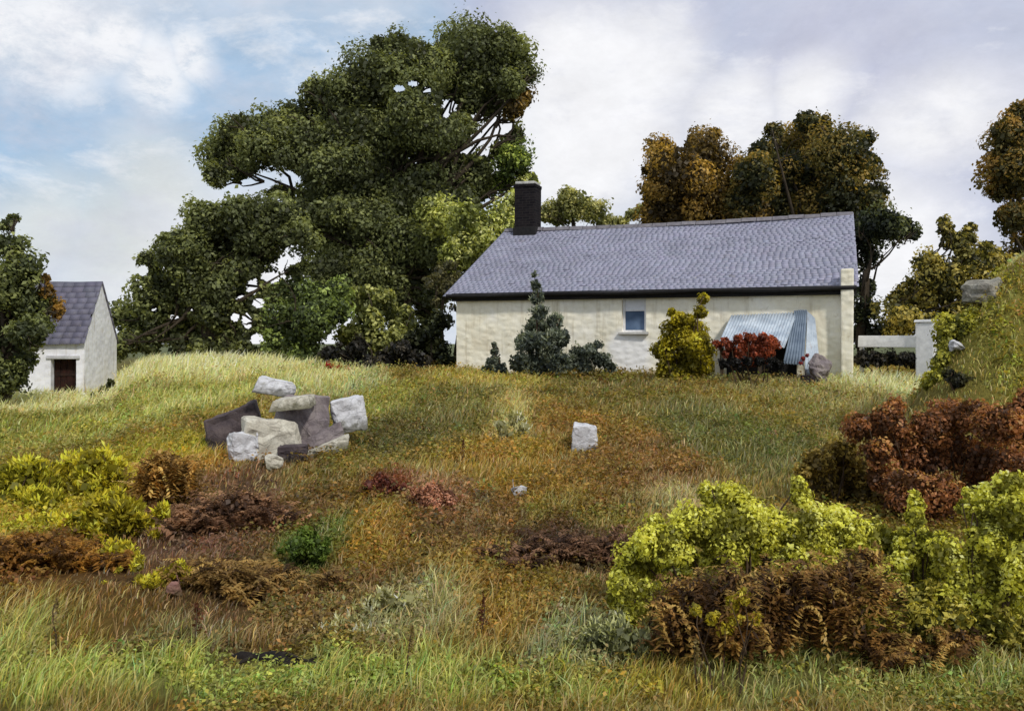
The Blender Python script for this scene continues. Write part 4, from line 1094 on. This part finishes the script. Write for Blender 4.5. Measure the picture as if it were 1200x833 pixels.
STK = [(60,770,70,.1,1,'straw stalk standing at the lower left corner'),(236,772,64,-.1,0,'brown seeding stalk left of the blackened log'),
 (560,760,60,.12,0,'brown seeding stalk in the ochre grass at lower middle'),(618,640,44,-.1,1,'straw stalk beside the chocolate brown bracken bed'),
 (480,800,66,.05,1,'straw stalk in the green foreground grass below the pale tufts'),(820,812,60,-.08,1,'straw stalk before the brown bracken heap'),
 (540,545,30,.1,0,'brown stalk high on the slope left of the small white stone'),(740,600,36,.15,1,'straw stalk left of the large bright yellow green bush')]
for s_ in STK: build_stalk(*s_)


# ------------------------------------------------------------------ what covers the hillside, laid after the shrubs so it thins out round them
oc = np.concatenate(OCC)
occ = np.zeros((400, 340), bool)      # 0.1 m cells, x -20..20, y 0..34
for k in range(0, 5):
    ix = ((oc[:, 0] + 20) / .1).astype(int); iy = ((oc[:, 1] - k * .1) / .1).astype(int)
    m_ = (ix >= 0) & (ix < 400) & (iy >= 0) & (iy < 340) & (oc[:, 2] - hgt(oc[:, 0], oc[:, 1]) < .45)
    occ[ix[m_], iy[m_]] = True
def shrubby(x, y):
    ix = np.clip(((x + 20) / .1).astype(int), 0, 399); iy = np.clip((y / .1).astype(int), 0, 339)
    return occ[ix, iy]
GG = 1.6
grass('grass', 'tall green and straw meadow grass along the foot of the picture', 114000, 3.0, 7.0, 0.66, .0075, gain=GG, lean=.55)
grass('grass', 'rough ochre and brown grass over the middle of the slope', 136000, 7.0, 14.0, 0.6, .0075, gain=GG, lean=.5)
grass('grass', 'pale grass on the rise in front of the cottage and trees', 160000, 14.0, 31.0, 0.85, .0085, gain=GG, lean=.45)


def herbs(name, label, n, y0, y1, s, gain, hmax=.16):
    """low broad leaved growth between the grasses"""
    nc = n // 22
    Y = y0 * (y1 / y0) ** rng.random(nc); X = Y * (rng.random(nc) * 1.9 - .95)
    ok = (rng.random(nc) < sstep(.30, .52, fbm(X * 1.1, Y * 1.1, 0, 55, 3))) & ~inside_buildings(X, Y) & ~(by_log(X, Y) & (rng.random(nc) < .6))
    X, Y = X[ok], Y[ok]; nc = len(X)
    C, H = growth(X, Y)
    C = C * rng.uniform(.45, 1.35, (nc, 1)) * np.stack([1 + .14 * rng.normal(size=nc), 1 + .08 * rng.normal(size=nc), 1 + .14 * rng.normal(size=nc)], -1)
    k = 22
    sc = np.clip(Y / 6, .7, 3.5) ** .7
    r = (.07 * sc * rng.uniform(.6, 1.5, nc))[:, None]
    d = rng.normal(size=(nc, k, 3)); d[:, :, 2] = np.abs(d[:, :, 2]); d /= np.linalg.norm(d, axis=2)[:, :, None]
    p = np.stack([X[:, None] + d[:, :, 0] * r, Y[:, None] + d[:, :, 1] * r, np.zeros((nc, k))], -1)
    p[:, :, 2] = hgt(p[:, :, 0], p[:, :, 1]) + d[:, :, 2] * np.minimum(r * 1.5, hmax * sc[:, None]) * rng.uniform(.3, 1, (nc, k))
    p = p.reshape(-1, 3); nn = d.reshape(-1, 3) * .6 + rng.normal(size=(nc * k, 3)) * .5 + np.array([0, 0, .4]); nn /= np.linalg.norm(nn, axis=1)[:, None]
    sz = s * np.repeat(sc, k) * rng.uniform(.6, 1.4, nc * k)
    c = np.repeat(C, k, 0) * rng.uniform(.7, 1.3, (nc * k, 1)) * gain
    o = link(name, quad_mesh(name, leaf_verts(p, nn, sz, .6), c), LEAF); tag(o, label, 'undergrowth', kind='stuff')
herbs('undergrowth', 'low leafy undergrowth mottled ochre, brown and green over the slope', 720000, 3.3, 30.0, .032, 1.58)

# ------------------------------------------------------------------ sky, sun, camera
SUN = np.array([0.42, -0.64, 0.70]); SUN /= np.linalg.norm(SUN)
w = bpy.data.worlds.new('World'); scene.world = w; w.use_nodes = True
nt = NT(w.node_tree)
sky = nt.n('ShaderNodeTexSky', sky_type='NISHITA'); sky.sun_disc = False
sky.sun_elevation = math.asin(SUN[2]); sky.sun_rotation = math.atan2(SUN[0], SUN[1])
gen = nt.n('ShaderNodeTexCoord').outputs['Generated']
warp = nt.n('ShaderNodeTexNoise'); warp.inputs['Scale'].default_value = 3.2; warp.inputs['Detail'].default_value = 7; nt.l(gen, warp.inputs['Vector'])
wv = nt.n('ShaderNodeVectorMath', operation='MULTIPLY_ADD'); nt.l(warp.outputs['Color'], wv.inputs[0]); wv.inputs[1].default_value = (.16, .16, .16); nt.l(gen, wv.inputs[2])
wo = nt.n('ShaderNodeVectorMath', operation='ADD'); nt.l(wv.outputs[0], wo.inputs[0]); wo.inputs[1].default_value = (-.08, -.08, -.08)
dirn = wo.outputs[0]
def blob(px, py, rpx, soft=.5):
    d = np.array([(px - 600) / F, 1, (HY - py) / F]); d /= np.linalg.norm(d)
    vm = nt.n('ShaderNodeVectorMath', operation='DISTANCE'); nt.l(dirn, vm.inputs[0]); vm.inputs[1].default_value = tuple(d)
    r = rpx / F
    mr = nt.n('ShaderNodeMapRange', interpolation_type='SMOOTHSTEP'); nt.l(vm.outputs['Value'], mr.inputs[0])
    mr.inputs[1].default_value = r * (1 - soft); mr.inputs[2].default_value = r * (1 + soft); mr.inputs[3].default_value = 1; mr.inputs[4].default_value = 0
    return mr.outputs[0]
def union(bs):
    o = bs[0]
    for b in bs[1:]: o = nt.math('MAXIMUM', o, b)
    return o
n1 = nt.noise(nt.mapping(gen, (1, 1, 2.2)), 3.4, 12, .62, .6)
n2 = nt.noise(nt.mapping(gen, (1.0, 1.0, 1.8), (.2, .5, .3)), 13, 12, .72, .15)
veil = nt.ramp(n1, [(.34, 0.0), (.62, 1.0)])
S = 11.2
white = tuple(lin((238,238,240)) * S); grey = tuple(lin((182,185,206)) * S); pale = tuple(lin((214,218,226)) * S); bluec = tuple(lin((166,192,218)) * S); cream = tuple(lin((224,222,212)) * S)
skyc = nt.mix(.82, sky.outputs[0], bluec)
blue_mask = union([blob(110,190,120), blob(260,120,90), blob(380,60,80,.6), blob(30,140,80), blob(180,260,80), blob(520,15,80)])
cover = nt.math('ADD', nt.math('MULTIPLY', veil, .55), .38, True)
cover = nt.math('SUBTRACT', cover, nt.math('MULTIPLY', blue_mask, .55), True)
c = nt.mix(cover, skyc, pale)
gm = nt.math('MULTIPLY', union([blob(1020,70,190,.6), blob(800,20,170,.6), blob(1150,190,140,.6), blob(620,20,80)]), nt.math('ADD', nt.math('MULTIPLY', n1, .8), .35, True))
c = nt.mix(gm, c, grey)
puff = union([blob(185,92,36,.5), blob(60,35,55,.6), blob(130,50,32), blob(230,70,24), blob(10,15,40)])
puff = nt.math('MULTIPLY', puff, nt.ramp(n2, [(.36, .25), (.56, 1.0)]))
c = nt.mix(nt.math('MULTIPLY', puff, .8), c, white)
wb = union([blob(700,120,110,.45), blob(860,140,60,.6), blob(680,190,70,.6), blob(960,120,50,.6), blob(1040,310,90,.6), blob(1120,150,60,.7), blob(310,350,110,.6)])
c = nt.mix(nt.math('MULTIPLY', wb, .9), c, white)
cr = union([blob(150,290,70,.7), blob(60,270,60,.7), blob(190,230,60,.7)])
c = nt.mix(nt.math('MULTIPLY', cr, .6), c, cream)
# fine wisps
n3 = nt.noise(nt.mapping(gen, (1, 1, 1.9), (0, 0, 0), (3, 1, 2)), 5.5, 14, .66, .25)
c = nt.mix(nt.math('MULTIPLY', nt.ramp(n3, [(.50, 0.0), (.62, 1.0)]), .42), c, tuple(lin((200, 203, 216)) * S))
c = nt.mix(nt.math('MULTIPLY', nt.ramp(n3, [(.36, 1.0), (.47, 0.0)]), .5), c, white)
c = nt.mix(.6, c, nt.ramp(n2, [(.3, .86), (.7, 1.1)]), 'MULTIPLY')
bg = nt.n('ShaderNodeBackground'); bg.inputs[1].default_value = .1; nt.l(c, bg.inputs[0])
ow = nt.n('ShaderNodeOutputWorld'); nt.l(bg.outputs[0], ow.inputs[0])

sl = bpy.data.lights.new('sun', 'SUN'); sl.energy = 2.3; sl.angle = math.radians(5); sl.color = (1, .95, .86)
so = bpy.data.objects.new('sun', sl); COL.objects.link(so)
so.rotation_euler = Vector([float(q) for q in SUN]).to_track_quat('Z', 'Y').to_euler()
so.location = (5, -5, 20)

cam = bpy.data.cameras.new('camera'); co = bpy.data.objects.new('camera', cam); COL.objects.link(co)
co.location = (0, 0, EYE); co.rotation_euler = (math.radians(90), 0, 0)
cam.sensor_width = 36; cam.lens = 36 * F / 1200; cam.shift_y = -(416.5 - HY) / 1200
cam.clip_start = .05; cam.clip_end = 4000
scene.camera = co
scene.view_settings.view_transform = 'Standard'; scene.view_settings.look = 'None'; scene.view_settings.exposure = 0; scene.view_settings.gamma = 1
scene.cycles.max_bounces = 6; scene.cycles.diffuse_bounces = 3; scene.cycles.transmission_bounces = 3
